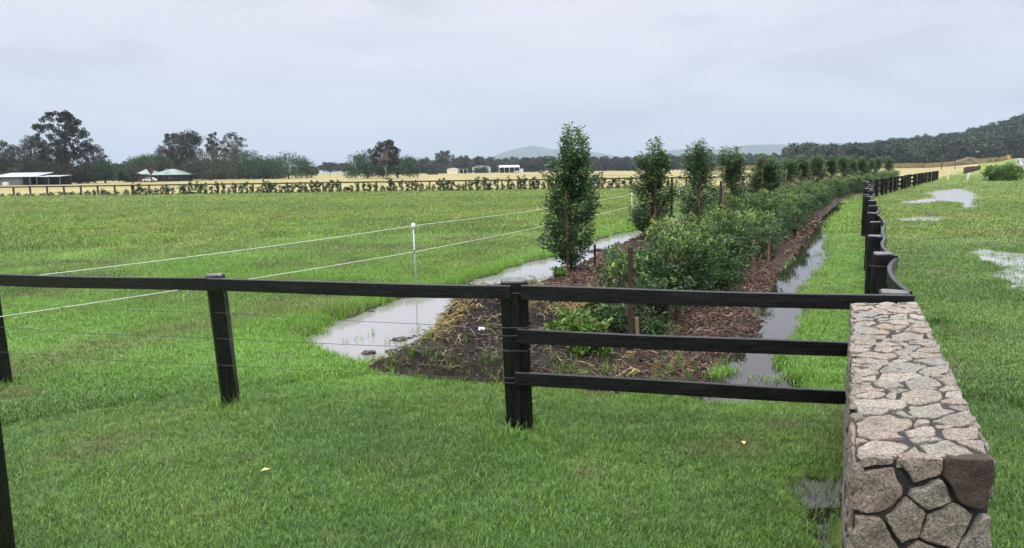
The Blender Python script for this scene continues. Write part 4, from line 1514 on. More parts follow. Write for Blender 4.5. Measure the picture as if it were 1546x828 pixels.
def far_tree(seed, H, Wd, style, nleaf=2600, leaf=0.5, m=None, bark=None):
    """style: 'gum' open with clumps held apart, 'dome' dense and round, 'tall' upright, 'flat' spreading"""
    g = np.random.default_rng(seed)
    mb = MB()
    trunk_h = {'gum': 0.35, 'dome': 0.16, 'tall': 0.2, 'flat': 0.4, 'bush': 0.05, 'airy': 0.3}[style] * H
    r0 = {'gum': 0.018, 'dome': 0.03, 'tall': 0.018, 'flat': 0.016, 'bush': 0.02, 'airy': 0.02}[style] * H
    cent, rads = [], []
    nclump = {'gum': 85, 'dome': 95, 'tall': 95, 'flat': 44, 'bush': 18, 'airy': 170}[style]
    top = np.array([0.0, 0, trunk_h])
    mb.tube([(0, 0, -0.3), (g.normal(0, .01) * H, 0, trunk_h * 0.5), tuple(top)], [r0 * 1.25, r0, r0 * 0.8], 8)
    for i in range(nclump):
        a = g.uniform(0, 6.283)
        t = g.uniform(0, 1)
        if style == 'dome':
            el = math.asin(g.uniform(0.0, 1.0) ** 1.35)
            k = g.uniform(0.62, 0.94)
            ce = math.cos(el) ** 0.75
            c = np.array([math.cos(a) * ce * Wd / 2 * k, math.sin(a) * ce * Wd / 2 * k, H * 0.16 + math.sin(el) * H * 0.80 * k])
            rr = Wd * g.uniform(0.09, 0.16)
        elif style == 'airy':
            z = g.uniform(0.32, 0.97)
            e = np.interp(z, [0.3, 0.45, 0.62, 0.8, 0.92, 1.0], [0.80, 0.98, 1.0, 0.78, 0.48, 0.1]) * Wd / 2
            k = math.sqrt(g.uniform(0.05, 0.96))
            c = np.array([math.cos(a) * e * k, math.sin(a) * e * k, z * H])
            rr = Wd * g.uniform(0.028, 0.062)
        elif style == 'flat':
            k = math.sqrt(g.uniform(0, 1)) * 0.85
            c = np.array([math.cos(a) * Wd / 2 * k, math.sin(a) * Wd / 2 * k, H * (0.84 - 0.22 * k * k + g.uniform(-0.08, 0.04))])
            rr = Wd * g.uniform(0.09, 0.15)
        elif style == 'tall':
            z = g.uniform(0.18, 0.93)
            e = np.interp(z, [0.15, 0.35, 0.7, 1.0], [0.75, 1.0, 0.75, 0.15]) * Wd / 2
            k = math.sqrt(g.uniform(0.05, 0.95))
            c = np.array([math.cos(a) * e * k, math.sin(a) * e * k, z * H])
            rr = Wd * g.uniform(0.08, 0.15)
        elif style == 'bush':
            z = g.uniform(0.1, 0.8)
            e = np.interp(z, [0, 0.4, 1.0], [0.9, 1.0, 0.4]) * Wd / 2
            k = g.uniform(0.1, 0.75)
            c = np.array([math.cos(a) * e * k, math.sin(a) * e * k, z * H])
            rr = min(Wd, H) * g.uniform(0.16, 0.26)
        else:
            z = g.uniform(0.38, 0.94)
            e = np.interp(z, [0.3, 0.5, 0.72, 0.9, 1.0], [0.75, 1.0, 0.92, 0.55, 0.2]) * Wd / 2
            k = math.sqrt(g.uniform(0.03, 0.95))
            c = np.array([math.cos(a) * e * k, math.sin(a) * e * k, z * H])
            rr = Wd * g.uniform(0.045, 0.088)
        cent.append(c)
        rads.append(rr)
        if style != 'bush' and (style != 'dome' or i % 3 == 0) and (style != 'airy' or i % 4 == 0):
            midp = top * 0.6 + c * 0.4 + np.array([0, 0, 0.05 * H])
            mb.tube([tuple(top * np.array([1, 1, g.uniform(0.6, 1.0)])), tuple(midp), tuple(c)], [r0 * 0.45, r0 * 0.28, r0 * 0.1], 5, cap=False)
    cent, rads = np.array(cent), np.array(rads)
    idx = g.choice(nclump, nleaf, p=(rads ** 2) / (rads ** 2).sum())
    v = unit(g.normal(0, 1, (nleaf, 3))) * (g.uniform(0, 1, (nleaf, 1)) ** 0.45)
    sq = np.array([1, 1, 0.72])
    P = cent[idx] + v * rads[idx][:, None] * sq
    P[:, 2] = np.maximum(P[:, 2], 0.05 * H)
    D = v + g.normal(0, 0.6, (nleaf, 3)) + np.array([0, 0, -0.1 if style == 'gum' else 0.15])
    L = g.uniform(0.6, 1.3, nleaf) * leaf
    clv = g.uniform(-0.16, 0.16, nclump)
    lv = 0.42 + clv[idx] + g.normal(0, 0.16, nleaf)
    return leaf_mesh('crown', P, D, L, L * g.uniform(0.5, 0.8, nleaf), lv, m or M_GUM, g=g), mb


# --- the row of columnar trees beside the hedge
COLT = []
for s in range(4):
    me, tb = column_tree(100 + s, 3.1, (0.50, 0.46, 0.48, 0.45)[s], 12500 if s == 0 else 8500)
    COLT.append((me, tb.build('trunk', M_BARK).data))
for o in [o for o in C.objects if o.name.startswith('trunk') and o.parent is None]:
    bpy.data.objects.remove(o)
rowX = [(862, 15.1, 188), (985, 21.2, 207), (1055, 26.3, 211), (1105, 31.5, 221), (1152, 37.0, 234), (1166, 42.0, 238), (1187, 48.0, 238), (1209, 53.5, 234),
        (1232, 60.0, 234), (1254, 66.0, 234), (1271, 73.0, 235), (1283, 79.0, 237), (1299, 86.0, 236), (1311, 94.0, 238), (1322, 102.0, 236), (1339, 110.0, 236)]
near_lab = {0: 'tallest nearest columnar tree, leafy to the ground beside the flooded ditch', 1: 'second columnar tree of the row, with a thick brown stake against its bare lower stems',
            2: 'third columnar tree of the row, with a ragged twin tip above the hedge', 3: 'fourth columnar tree of the row, with a pale slim stake at its side',
            4: 'fifth columnar tree, the first short broad one past the four taller trees'}
STAKES = []
for i, (px, Y, ty) in enumerate(rowX):
    q = at(px, 300, Y=Y)
    z = bz(q.x, q.y) if Y < 60 else gz(q.x, q.y)
    top = at(px, ty, Y=Y).z
    k = (top - z) / 3.12
    root = empty('columnar_tree', (q.x, q.y, z), random.uniform(0, 6.28) if i else 0.6,
                 near_lab.get(i, 'slim dark columnar tree far down the row, rising over the hedge'), 'tree', 'columnar trees in a row behind the hedge')
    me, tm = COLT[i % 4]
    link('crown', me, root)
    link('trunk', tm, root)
    wf = (1.12 if i == 0 else 1.45 if i == 1 else 1.5 if i < 4 else 1.8 if i < 6 else 1.7)
    root.scale = (wf, wf, k)
    STAKES.append((q.x, q.y, z, Y))


def stake(x, y, z, h, w_, m, label, lean=(0, 0), group=None, name='wooden_stake'):
    mb = MB()
    mb.loft([[Vector((sx * w_ / 2 + lean[0] * zz, sy * w_ / 2 + lean[1] * zz, zz)) for sx, sy in ((-1, -1), (1, -1), (1, 1), (-1, 1))] for zz in (-0.25, h * 0.5, h - 0.015)] +
            [[Vector((sx * w_ * 0.4 + lean[0] * h, sy * w_ * 0.4 + lean[1] * h, h)) for sx, sy in ((-1, -1), (1, -1), (1, 1), (-1, 1))]])
    o = mb.build(name, m, None, (x, y, z))
    tag(o, label, 'stake', group)
    return o


GS = 'stakes holding up the columnar trees'
x, y, z, _ = STAKES[0]
stake(x - 0.10, y - 0.42, bz(x - 0.1, y - 0.42), 1.65, 0.045, M_STAKE, 'tall brown stake in front of the nearest columnar tree', (-0.02, 0), GS)
stake(x + 0.50, y + 0.05, bz(x + 0.5, y), 0.5, 0.045, M_DARKSTAKE, 'short dark stake right of the nearest columnar tree', (0.0, 0), GS)
x, y, z, _ = STAKES[1]
stake(x - 0.02, y - 0.45, bz(x, y - 0.45), 1.80, 0.065, M_STAKE, 'thick reddish stake in front of the second columnar tree', (0.01, 0), GS)
stake(x + 0.60, y + 0.2, bz(x + .6, y), 1.75, 0.06, M_DARKSTAKE, 'dark upright stake right of the second columnar tree', (0, 0), GS)
stake(x + 0.25, y - 0.35, bz(x + .25, y), 1.35, 0.05, M_STAKE, 'leaning brown stake among the stems of the second columnar tree', (-0.1, 0), GS)
x, y, z, _ = STAKES[2]
stake(x - 0.12, y - 0.45, bz(x, y - 0.45), 1.75, 0.06, M_STAKE, 'brown stake in front of the third columnar tree', (0.01, 0), GS)
x, y, z, _ = STAKES[3]
stake(x - 0.48, y - 0.40, bz(x - .48, y - 0.4), 2.0, 0.06, M_PALESTAKE, 'pale slim stake left of the fourth columnar tree', (0.0, 0), GS)
for i in (4, 6, 7):
    x, y, z, _ = STAKES[i]
    stake(x - 0.25, y - 0.5, bz(x, y - 0.5), 1.9, 0.07, M_PALESTAKE, ['pale stake in front of the fifth columnar tree', '', 'pale stake before a slim tree midway along the row', 'pale thin stake before the slim tree farther along the row'][i - 4], (0, 0), GS)

# --- hedge of leafy shrubs
SHR = []
for s in range(5):
    me, tb = bushy(200 + s, 1.4, 0.60, 5000, (0.042, 0.078), young=(0.55, 0.9, 0.35, 0.7, 0.5)[s])
    SHR.append((me, tb.build('stem', M_BARK).data))
me, tb = bushy(230, 1.0, 0.62, 2600, (0.05, 0.085), young=0.7, nb=26)
LOOSE = (me, tb.build('stem', M_BARK).data)
for o in [o for o in C.objects if o.name.startswith('stem') and o.parent is None]:
    bpy.data.objects.remove(o)


def shrub(x, y, me, sc_, label, group='hedge shrubs along the mulch bed', sz=None, rz=None):
    root = empty('hedge_shrub', (x, y, bz(x, y)), random.uniform(0, 6.28) if rz is None else rz, label, 'shrub', group)
    link('foliage', me[0], root)
    link('stem', me[1], root)
    root.scale = (sc_, sc_, sz or sc_)
    return root


shrub(1.38, 8.55, LOOSE, 0.95, 'loose sprawling pale shrub around the dark stake behind the middle rail', sz=0.92)
shrub(2.05, 9.75, SHR[0], 0.88, 'dense shrub at the near end of the hedge, its lower leaves behind the middle rail', sz=0.88)
shrub(1.55, 10.6, LOOSE, 0.8, 'small loose shrub left of the hedge end, beside the bare mulch', sz=0.8)
Y = 10.9
i = 0
while Y < 73:
    x = float(hedge_x(np.array(Y))) + random.uniform(-0.15, 0.15)
    s = random.uniform(0.9, 1.08) * (1.0 if Y < 40 else 1.12)
    lab = {0: 'second dense shrub of the hedge, glossy dark green beside the mulch', 1: 'third shrub of the hedge front, pale yellow tips above the mulch'}.get(i, 'leafy green shrub merged into the long hedge beside the dark ditch')
    shrub(x, Y, SHR[i % 5], s * 0.86, lab, sz=s * random.uniform(0.72, 0.94))
    if Y > 12:
        xb = x - random.uniform(0.75, 1.05)
        s = random.uniform(0.92, 1.1)
        shrub(xb, Y + 0.4, SHR[(i + 2) % 5], s * 0.86, 'leafy green shrub merged into the long hedge beside the dark ditch', sz=s * random.uniform(0.72, 0.92))
    Y += 1.2 if Y < 40 else 1.35
    i += 1

# stakes among the hedge
GH = 'stakes standing among the hedge shrubs'
q = at(952, 548)
stake(q.x, q.y, bz(q.x, q.y) - 0.02, 1.22, 0.05, M_DARKSTAKE, 'dark rusty picket standing clear in the loose pale shrub', (-0.012, 0), GH, 'steel_picket')
stake(q.x + 0.085, q.y - 0.02, bz(q.x, q.y) - 0.02, 0.42, 0.04, M_PALESTAKE, 'short raw timber stub at the foot of the dark picket', (-0.06, 0), GH)
q = at(1019, 495)
stake(q.x, q.y - 0.1, bz(q.x, q.y), 0.95, 0.055, M_STAKE, 'brown stake at the near end of the dense hedge', (0, 0), GH)
stake(q.x - 0.14, q.y - 0.05, bz(q.x, q.y), 1.05, 0.05, M_DARKSTAKE, 'dark stake beside the brown one at the hedge end', (0, 0), GH)
for (px, py, lab, m) in ((1137, 413, 'pale stake at the foot of the hedge over the mulch slope', M_PALESTAKE), (1160, 397, 'thin stake at the hedge foot beside the dark ditch', M_PALESTAKE), (1200, 362, 'slim brown stake at the hedge foot where the ditch narrows', M_STAKE)):
    q = at(px, py)
    stake(q.x, q.y, bz(q.x, q.y), 0.62, 0.045, m, lab, (0, 0), GH)
q = at(1088, 300, Y=17.0)
stake(q.x, 17.0, bz(q.x, 17.0), 1.75, 0.05, M_DARKSTAKE, 'tall dark stake poking out above the hedge top', (0, 0), GH)


# --- weeds on the bed, mud clods, scraps
me, tb = bushy(240, 0.32, 0.30, 900, (0.05, 0.09), M_BUSH, nb=16, young=0.3)
tb.bm.free()
for j, (px, py, s, lab) in enumerate(((868, 553, 1.15, 'bright green leafy weed growing right of the main fence post'), (890, 560, 0.8, 'smaller green weed beside the leafy one near the bottom rail'), (845, 425, 0.7, 'low weed on the mulch behind the top rail, right of the main post'))):
    q = at(px, py)
    o = link('weed', me, None, (q.x, q.y, bz(q.x, q.y)), j * 1.3)
    o.scale = (s, s, s * 0.9)
    tag(o, lab, 'weed')


def lump(name, loc, r, seed, m, label, cat, group=None, flat=0.6):
    g = random.Random(seed)
    bm = bmesh.new()
    bmesh.ops.create_icosphere(bm, subdivisions=3, radius=1)
    ph = [g.uniform(0, 6) for _ in range(6)]
    for v in bm.verts:
        c = v.co
        k = 1 + 0.25 * math.sin(3 * c.x + ph[0]) * math.sin(4 * c.y + ph[1]) + 0.18 * math.sin(7 * c.z + ph[2] + 5 * c.x) + g.uniform(-.08, .08)
        v.co = Vector((c.x * r[0] * k, c.y * r[1] * k, c.z * r[2] * k))
    me = bpy.data.meshes.new(name)
    bm.to_mesh(me)
    bm.free()
    me.materials.append(m)
    o = link(name, me, None, loc)
    return tag(o, label, cat, group)


M_CLOD = simple('wet_soil', (0.022, 0.016, 0.012), 0.6, 0.4, 0.4, 12)
clods = [(603, 506, 0.10, 'widest black clod in the flooded ditch near the heap'), (618, 503, 0.05, 'small round clod right of the widest one'), (626, 500, 0.04, 'tiny clod nearest the straw edge in the ditch'),
         (590, 523, 0.075, 'jagged clod midway between the two bigger lumps'), (557, 526, 0.10, 'flat clod sticking out at the near end of the ditch'), (555, 540, 0.045, 'low clod just off the near bank of the ditch'),
         (560, 464, 0.05, 'lone thin clod at the far bank under the rail')]
for j, (px, py, r, lab) in enumerate(clods):
    q = at(px, py)
    lump('mud_clod', (q.x, q.y, ZW), (r, r * 0.7, r * 0.45), 300 + j, M_CLOD, lab, 'clod', 'mud clods in the flooded ditch')
for j, (px, py, r, lab) in enumerate(((905, 376, 0.35, 'dark muddy islet in the flooded ditch behind the nearest tree'), (935, 368, 0.25, 'smaller muddy islet right of the first one'))):
    q = at(px, py)
    lump('mud_clod', (q.x, q.y, ZW), (r, r * 0.5, 0.09), 320 + j, M_CLOD, lab, 'clod', 'mud islets farther up the ditch')

# white scrap on the heap
mb = MB()
g = random.Random(4)
pts = [(-0.05, -0.03, 0.02), (0.01, -0.04, 0.045), (0.06, -0.01, 0.02), (0.05, 0.03, 0.05), (-0.01, 0.04, 0.03), (-0.06, 0.02, 0.055)]
top = mb.bm.verts.new((0, 0, 0.06))
vv = [mb.bm.verts.new(p) for p in pts]
for i in range(6): mb.bm.faces.new((vv[i], vv[(i + 1) % 6], top))
low = [mb.bm.verts.new((p[0] * .9, p[1] * .9, p[2] - 0.02)) for p in pts]
for i in range(6): mb.bm.faces.new((vv[(i + 1) % 6], vv[i], low[i], low[(i + 1) % 6]))
q = at(727, 500, 0.38)
o = mb.build('paper_scrap', M_PLASTIC, None, (q.x, q.y, bz(q.x, q.y) + 0.005))
o.scale = (0.6, 0.7, 0.7)
tag(o, 'small crumpled white scrap lying on the soil heap', 'litter')

# fallen leaves on the lawn
M_YLEAF = simple('yellow_leaf', (0.50, 0.36, 0.12), 0.7, 0.3, 0.2, 10)
for j, (px, py, lab) in enumerate(((401, 716, 'yellow fallen leaf on the open lawn left of the main post'), (1122, 673, 'pale fallen leaf on the lawn near the stone wall'))):
    q = at(px, py)
    mb = MB()
    L = 0.075
    a = [mb.bm.verts.new(p) for p in ((-L / 2, 0, 0), (0, L * .28, .012), (L / 2, 0, .006), (0, -L * .28, .014))]
    mb.bm.faces.new((a[0], a[1], a[2]))
    mb.bm.faces.new((a[0], a[2], a[3]))
    o = mb.build('fallen_leaf', M_YLEAF, None, (q.x, q.y, gz(q.x, q.y) + 0.05))
    o.rotation_euler = (0.1, 0.1, 0.5 + j)
    tag(o, lab, 'leaf')


# ------------------------------------------------------------------ far rail fence and its row of shrubs
def far_fence():
    A, B = at(-30, 289, 0, Y=83), at(1150, 280, 0, Y=78)
    A, B = Vector((A.x, 83, 0)), Vector((B.x, 78, 0))
    t = empty('rail_fence', (A.x, A.y, 0), 0, 'brown single rail fence along the back of the paddock', 'fence')
    d = (B - A)
    n = int(d.length / 1.95)
    g = random.Random(9)
    pm = None
    pts = []
    for i in range(n + 1):
        q = A.lerp(B, i / n)
        if pm is None:
            mb = MB()
            mb.loft([[Vector((sx * 0.075, sy * 0.075, z)) for sx, sy in ((-1, -1), (1, -1), (1, 1), (-1, 1))] for z in (-0.2, 0.6, 1.18)] + [[Vector((sx * 0.06, sy * 0.06, 1.2)) for sx, sy in ((-1, -1), (1, -1), (1, 1), (-1, 1))]])
            o = mb.build('post', M_RAILBROWN, t)
            pm = o.data
        else:
            o = link('post', pm, t)
        o.location = Vector((q.x - A.x, q.y - A.y, g.uniform(-.04, .02)))
        o.rotation_euler = (0, g.uniform(-.03, .03), 0)
        pts.append(q)
    for i in range(0, n, 2):
        a, b = pts[i], pts[min(i + 2, n)]
        mb = MB()
        plank(mb, a - A + Vector((0, -0.1, 1.09)), b - A + Vector((0, -0.1, 1.09)), 0.15, 0.05, seed=i, seg=3)
        mb.build('rail', M_RAILBROWN, t)


far_fence()

SMALL = []
for s in range(4):
    me, tb = bushy(400 + s, 1.3, 0.40, 1100, (0.075, 0.13), M_COL, nb=24, young=0.3, low=0.03)
    tb.bm.free()
    me.name = 'far_shrub'
    SMALL.append(me)
g = random.Random(12)
px = 2
while px < 960:
    Yd = 80.2 - px / 1180 * 4.6
    q = at(px, 285, 0, Y=Yd)
    if px < 120: h = g.uniform(0.25, 0.5)
    elif px < 200: h = g.uniform(0.3, 0.8)
    else: h = g.uniform(0.55, 1.25)
    o = link('planted_shrub', SMALL[g.randrange(4)], None, (q.x, Yd, gz(q.x, Yd)), g.uniform(0, 6))
    wv = g.uniform(0.75, 1.35) if px > 200 else g.uniform(0.9, 1.7)
    o.scale = (wv * (0.6 + 0.3 * h), wv * (0.6 + 0.3 * h), h)
    tag(o, 'low shrub newly planted before the left end of the far rail fence' if px < 200 else 'dark upright young shrub planted in front of the far rail fence', 'shrub', 'low shrubs at the left end of the far fence' if px < 200 else 'young shrubs in a row before the far fence')
    px += g.uniform(6.5, 12) if px > 200 else g.uniform(9, 16)

# ------------------------------------------------------------------ trees beyond the fences
PROTO_FAR = {}


def place_tree(px, Y, topy, wpx, style, m, label, name='tree', group=None, nleaf=2600, bark=None, leaf=None, cat='tree', basez=None):
    q = at(px, 262, 0, Y=Y)
    z = gz(q.x, q.y) if basez is None else basez
    H = at(px, topy, Y=Y).z - z
    Wd = wpx * Y / FPX
    me, tb = far_tree(int(px * 7 + Y), H, Wd, style, int(nleaf * 2.2), (leaf or max(0.28, Y / 520)) * 0.92, m, bark)
    root = empty(name, (q.x, q.y, z), 0, label, cat, group)
    link('crown', me, root)
    tb.build('trunk', bark or M_BARK, root)
    return root


GL = 'trees around the shed at the left'
GHs = 'trees around the green roofed house'
place_tree(5, 230, 208, 62, 'gum', M_GUM, 'dark ragged gum behind the shed at the far left edge', 'gum_tree', GL, 3000)
place_tree(52, 225, 203, 62, 'tall', M_GUM, 'dark dense tree behind the shed roof, left of the great gum', 'gum_tree', GL, 3400)
place_tree(98, 212, 167, 80, 'airy', M_GUM, 'great tall gum with a rounded airy crown near the shed', 'gum_tree', GL, 6000, leaf=0.48)
place_tree(92, 216, 222, 96, 'dome', M_GUM, 'dark brownish understorey tree under the great gum', 'tree', GL, 2600)
place_tree(143, 228, 216, 44, 'gum', M_GUM, 'thin pale leaved tree right of the great gum', 'gum_tree', GL, 1300, bark=M_PALEBARK)
place_tree(158, 222, 234, 34, 'dome', M_DOME, 'small round green tree right of the thin pale tree', 'tree', GL, 1500)
place_tree(122, 220, 258, 50, 'bush', M_GUM, 'low dark scrub at the foot of the great gum', 'bush', GL, 1200, cat='bush')
place_tree(185, 240, 250, 36, 'bush', M_DOME, 'low green scrub left of the green roofed house', 'bush', GHs, 1200, cat='bush')
place_tree(204, 238, 262, 20, 'bush', M_GUM, 'dark rounded bush against the left wing of the house', 'bush', GHs, 800, cat='bush')
place_tree(228, 222, 231, 62, 'flat', M_DOME, 'spreading flat topped tree in front of the green roofed house', 'tree', GHs, 2200, leaf=0.4)
place_tree(263, 275, 199, 38, 'gum', M_GUM, 'thin tall gum directly behind the house roof', 'gum_tree', GHs, 1800)
place_tree(250, 285, 222, 48, 'tall', M_GUM, 'lower dark gum behind the house, left of the tall thin one', 'gum_tree', GHs, 1500)
place_tree(289, 272, 196, 64, 'tall', M_GUM, 'tallest dark tree right of the house, dense to the ground', 'tree', GHs, 4200)
place_tree(317, 262, 221, 76, 'dome', M_OLIVE, 'olive brown rounded tree in front of the tall dark one', 'tree', GHs, 3400)
place_tree(325, 300, 197, 24, 'gum', M_GUM, 'wispy gum showing above the olive brown tree', 'gum_tree', GHs, 900, bark=M_PALEBARK)
place_tree(356, 300, 198, 44, 'gum', M_GUM, 'bare stemmed gum with flat clumps above the round green tree', 'gum_tree', GHs, 1300, bark=M_PALEBARK)
place_tree(374, 280, 226, 70, 'dome', M_DOME, 'round green tree beside the olive brown one', 'tree', 'big round trees in the dry field', 3600)
place_tree(406, 292, 233, 54, 'dome', M_DOME, 'lower round tree squeezed between two broad ones', 'tree', 'big round trees in the dry field', 2400)
place_tree(436, 283, 230, 78, 'dome', M_DOME, 'broad round green tree at the right end of its clump', 'tree', 'big round trees in the dry field', 4200)
place_tree(472, 330, 252, 20, 'gum', M_GUM, 'small gum just right of the broad round tree', 'gum_tree', None, 700)
place_tree(498, 500, 246, 40, 'gum', M_GUM, 'far gum clump on the open field edge, left of the dark gum', 'gum_tree', None, 1100)
place_tree(519, 510, 247, 26, 'gum', M_GUM, 'small far gum touching the left broad crown', 'gum_tree', None, 800)
place_tree(555, 243, 228, 74, 'dome', M_DOME, 'broad low green tree left of the dark gum in the field', 'tree', 'pair of broad trees behind the dark gum', 3800)
place_tree(600, 240, 230, 62, 'dome', M_DOME, 'broad low green tree right of the dark gum in the field', 'tree', 'pair of broad trees behind the dark gum', 3400)
place_tree(582, 212, 211, 48, 'gum', M_GUM, 'dark gum with a bare trunk standing before two broad trees', 'gum_tree', None, 3000, bark=M_PALEBARK, leaf=0.42)
place_tree(653, 430, 258, 18, 'bush', M_DOME, 'lone round bush out in the dry field', 'bush', None, 700, cat='bush')
GT = 'gums standing above the far treeline'
for px, Y, ty, wd, lab in ((672, 560, 227, 34, 'large airy gum above the treeline left of the cream shed'), (700, 580, 234, 24, 'medium gum above the treeline behind the cream shed'),
                           (724, 585, 236, 18, 'slender gum between the two white sheds'), (793, 590, 238, 22, 'gum rising behind the open white shed'),
                           (812, 590, 240, 20, 'dark gum just left of the nearest columnar tree'), (936, 580, 238, 34, 'rounded tree right of the nearest columnar tree'), (908, 585, 241, 26, 'low tree between the two nearest columnar trees')):
    place_tree(px, Y, ty, wd, 'gum', M_GUM, lab, 'gum_tree', GT, 1100)

# the far wood that reads as one mass
FP = []
for s in range(6):
    st = ('tall', 'dome', 'gum', 'dome', 'tall', 'gum')[s]
    me, tb = far_tree(900 + s, 12.0, (8.5, 11, 9, 10, 7.5, 10)[s], st, 700, 1.15, M_FOREST)
    FP.append(proto('forest_tree', me))
    tb.bm.free()


def wood(name, X, Y, label, smin=0.75, smax=1.2):
    n = len(X)
    Z = ground_z(X, Y) - 0.6
    s = rng.uniform(smin, smax, n)
    wv = s * rng.uniform(0.9, 1.25, n)
    rot = np.stack([np.zeros(n), np.zeros(n), rng.uniform(0, 6.283, n)], 1)
    scatter(name, np.stack([X, Y, Z], 1), rot, np.stack([wv, wv, s], 1), FP, None, label)


n = 520
tn = rng.uniform(-0.16, 0.42, n)
Yw = rng.uniform(590, 680, n)
wood('treeline', tn * Yw, Yw, 'dark band of woodland across the back of the fields', 0.65, 1.15)
n = 560
tn = rng.uniform(-0.80, -0.32, n)
Yw = rng.uniform(300, 420, n)
wood('woodland', tn * Yw, Yw, 'dark trees behind the shed and the house at the left', 0.42, 0.78)
n = 2100
tn = rng.uniform(0.38, 0.86, n)
Yw = rng.uniform(395, 700, n)
wood('hillside_forest', tn * Yw, Yw, 'dense gum forest covering the hill at the right', 0.45, 1.3)

# ------------------------------------------------------------------ far hills (terrain)
def hill_ridge(name, Y, prof, seed, label, depth=220):
    """prof: list of (pixel x, pixel y of the skyline)"""
    px = np.linspace(prof[0][0], prof[-1][0], 160)
    py = np.interp(px, [p[0] for p in prof], [p[1] for p in prof])
    cols = []
    for a, b in zip(px, py):
        q = at(a, b, Y=Y)
        cols.append((q.x, max(q.z, 0.0)))
    cols = np.array(cols)
    x, h = cols[:, 0], cols[:, 1]
    h = h + (fbm(x * 0.012, x * 0 + seed, seed, 3)) * 5 * (h > 4) + fbm(x * 0.08, x * 0 + 3, seed + 5, 2) * 3.0 * (h > 4)
    ny = 15
    V = []
    for k in range(ny):
        t = k / (ny - 1) * 2 - 1
        prof_k = math.cos(t * math.pi / 2) ** 1.3
        bumpy = fbm(x * 0.01, x * 0 + k * 1.7, seed + 11, 3) * 14 * prof_k * (1 - prof_k) * 3
        V.append(np.stack([x, np.full_like(x, Y + t * depth), np.maximum(h * prof_k + bumpy * (h > 8), -1) - 0.5], 1))
    V = np.concatenate(V)
    na = len(x)
    i = np.arange(ny - 1)[:, None] * na
    j = np.arange(na - 1)[None, :]
    Fq = np.stack([i + j, i + j + 1, i + na + j + 1, i + na + j], -1).reshape(-1, 4)
    tag(link(name, np_mesh(name, V, Fq, M_HILL, smooth=True)), label, kind='structure')


hill_ridge('hill', 6100, [(700, 256), (735, 241), (760, 230), (790, 222), (806, 220), (830, 225), (880, 227), (920, 234), (960, 243), (1010, 252)], 5, 'pale blue rounded hill fading in the haze', 420)
hill_ridge('hill', 6400, [(560, 258), (600, 244), (618, 237), (640, 238), (665, 247), (690, 257)], 9, 'faint small hill behind the field trees', 220)
hill_ridge('hills', 5500, [(950, 250), (990, 230), (1040, 224), (1090, 226), (1125, 219), (1180, 218), (1220, 221), (1270, 216), (1300, 217), (1340, 222), (1400, 232), (1460, 243)], 13, 'faint hills in rain behind the columnar trees', 320)


# ------------------------------------------------------------------ farm buildings
M_ROOFPALE = simple('pale_metal_roof', (0.30, 0.32, 0.36), 0.4, 0.5, 0.06, 1.0)
M_WALLGREY = simple('grey_green_cladding', (0.12, 0.14, 0.13), 0.8, 0.2, 0.15, 1.0)
M_DARKIN = simple('dark_interior', (0.02, 0.02, 0.022), 0.9, 0.1, 0.2, 1.0)
M_ROOFGREEN = simple('pale_green_roof', (0.125, 0.165, 0.150), 0.5, 0.4, 0.08, 0.6)
M_BRICK = simple('red_brick', (0.055, 0.040, 0.034), 0.9, 0.2, 0.2, 3.0)  # brick colour darkened to carry the shade under the verandah
M_CREAM = simple('cream_cladding', (0.60, 0.54, 0.44), 0.8, 0.2, 0.08, 0.5)
M_WHITE = simple('white_cladding', (0.50, 0.51, 0.52), 0.6, 0.3, 0.06, 0.5)
M_GLASS = simple('window_glass', (0.03, 0.035, 0.04), 0.1, 0.6, 0.2, 1.0)


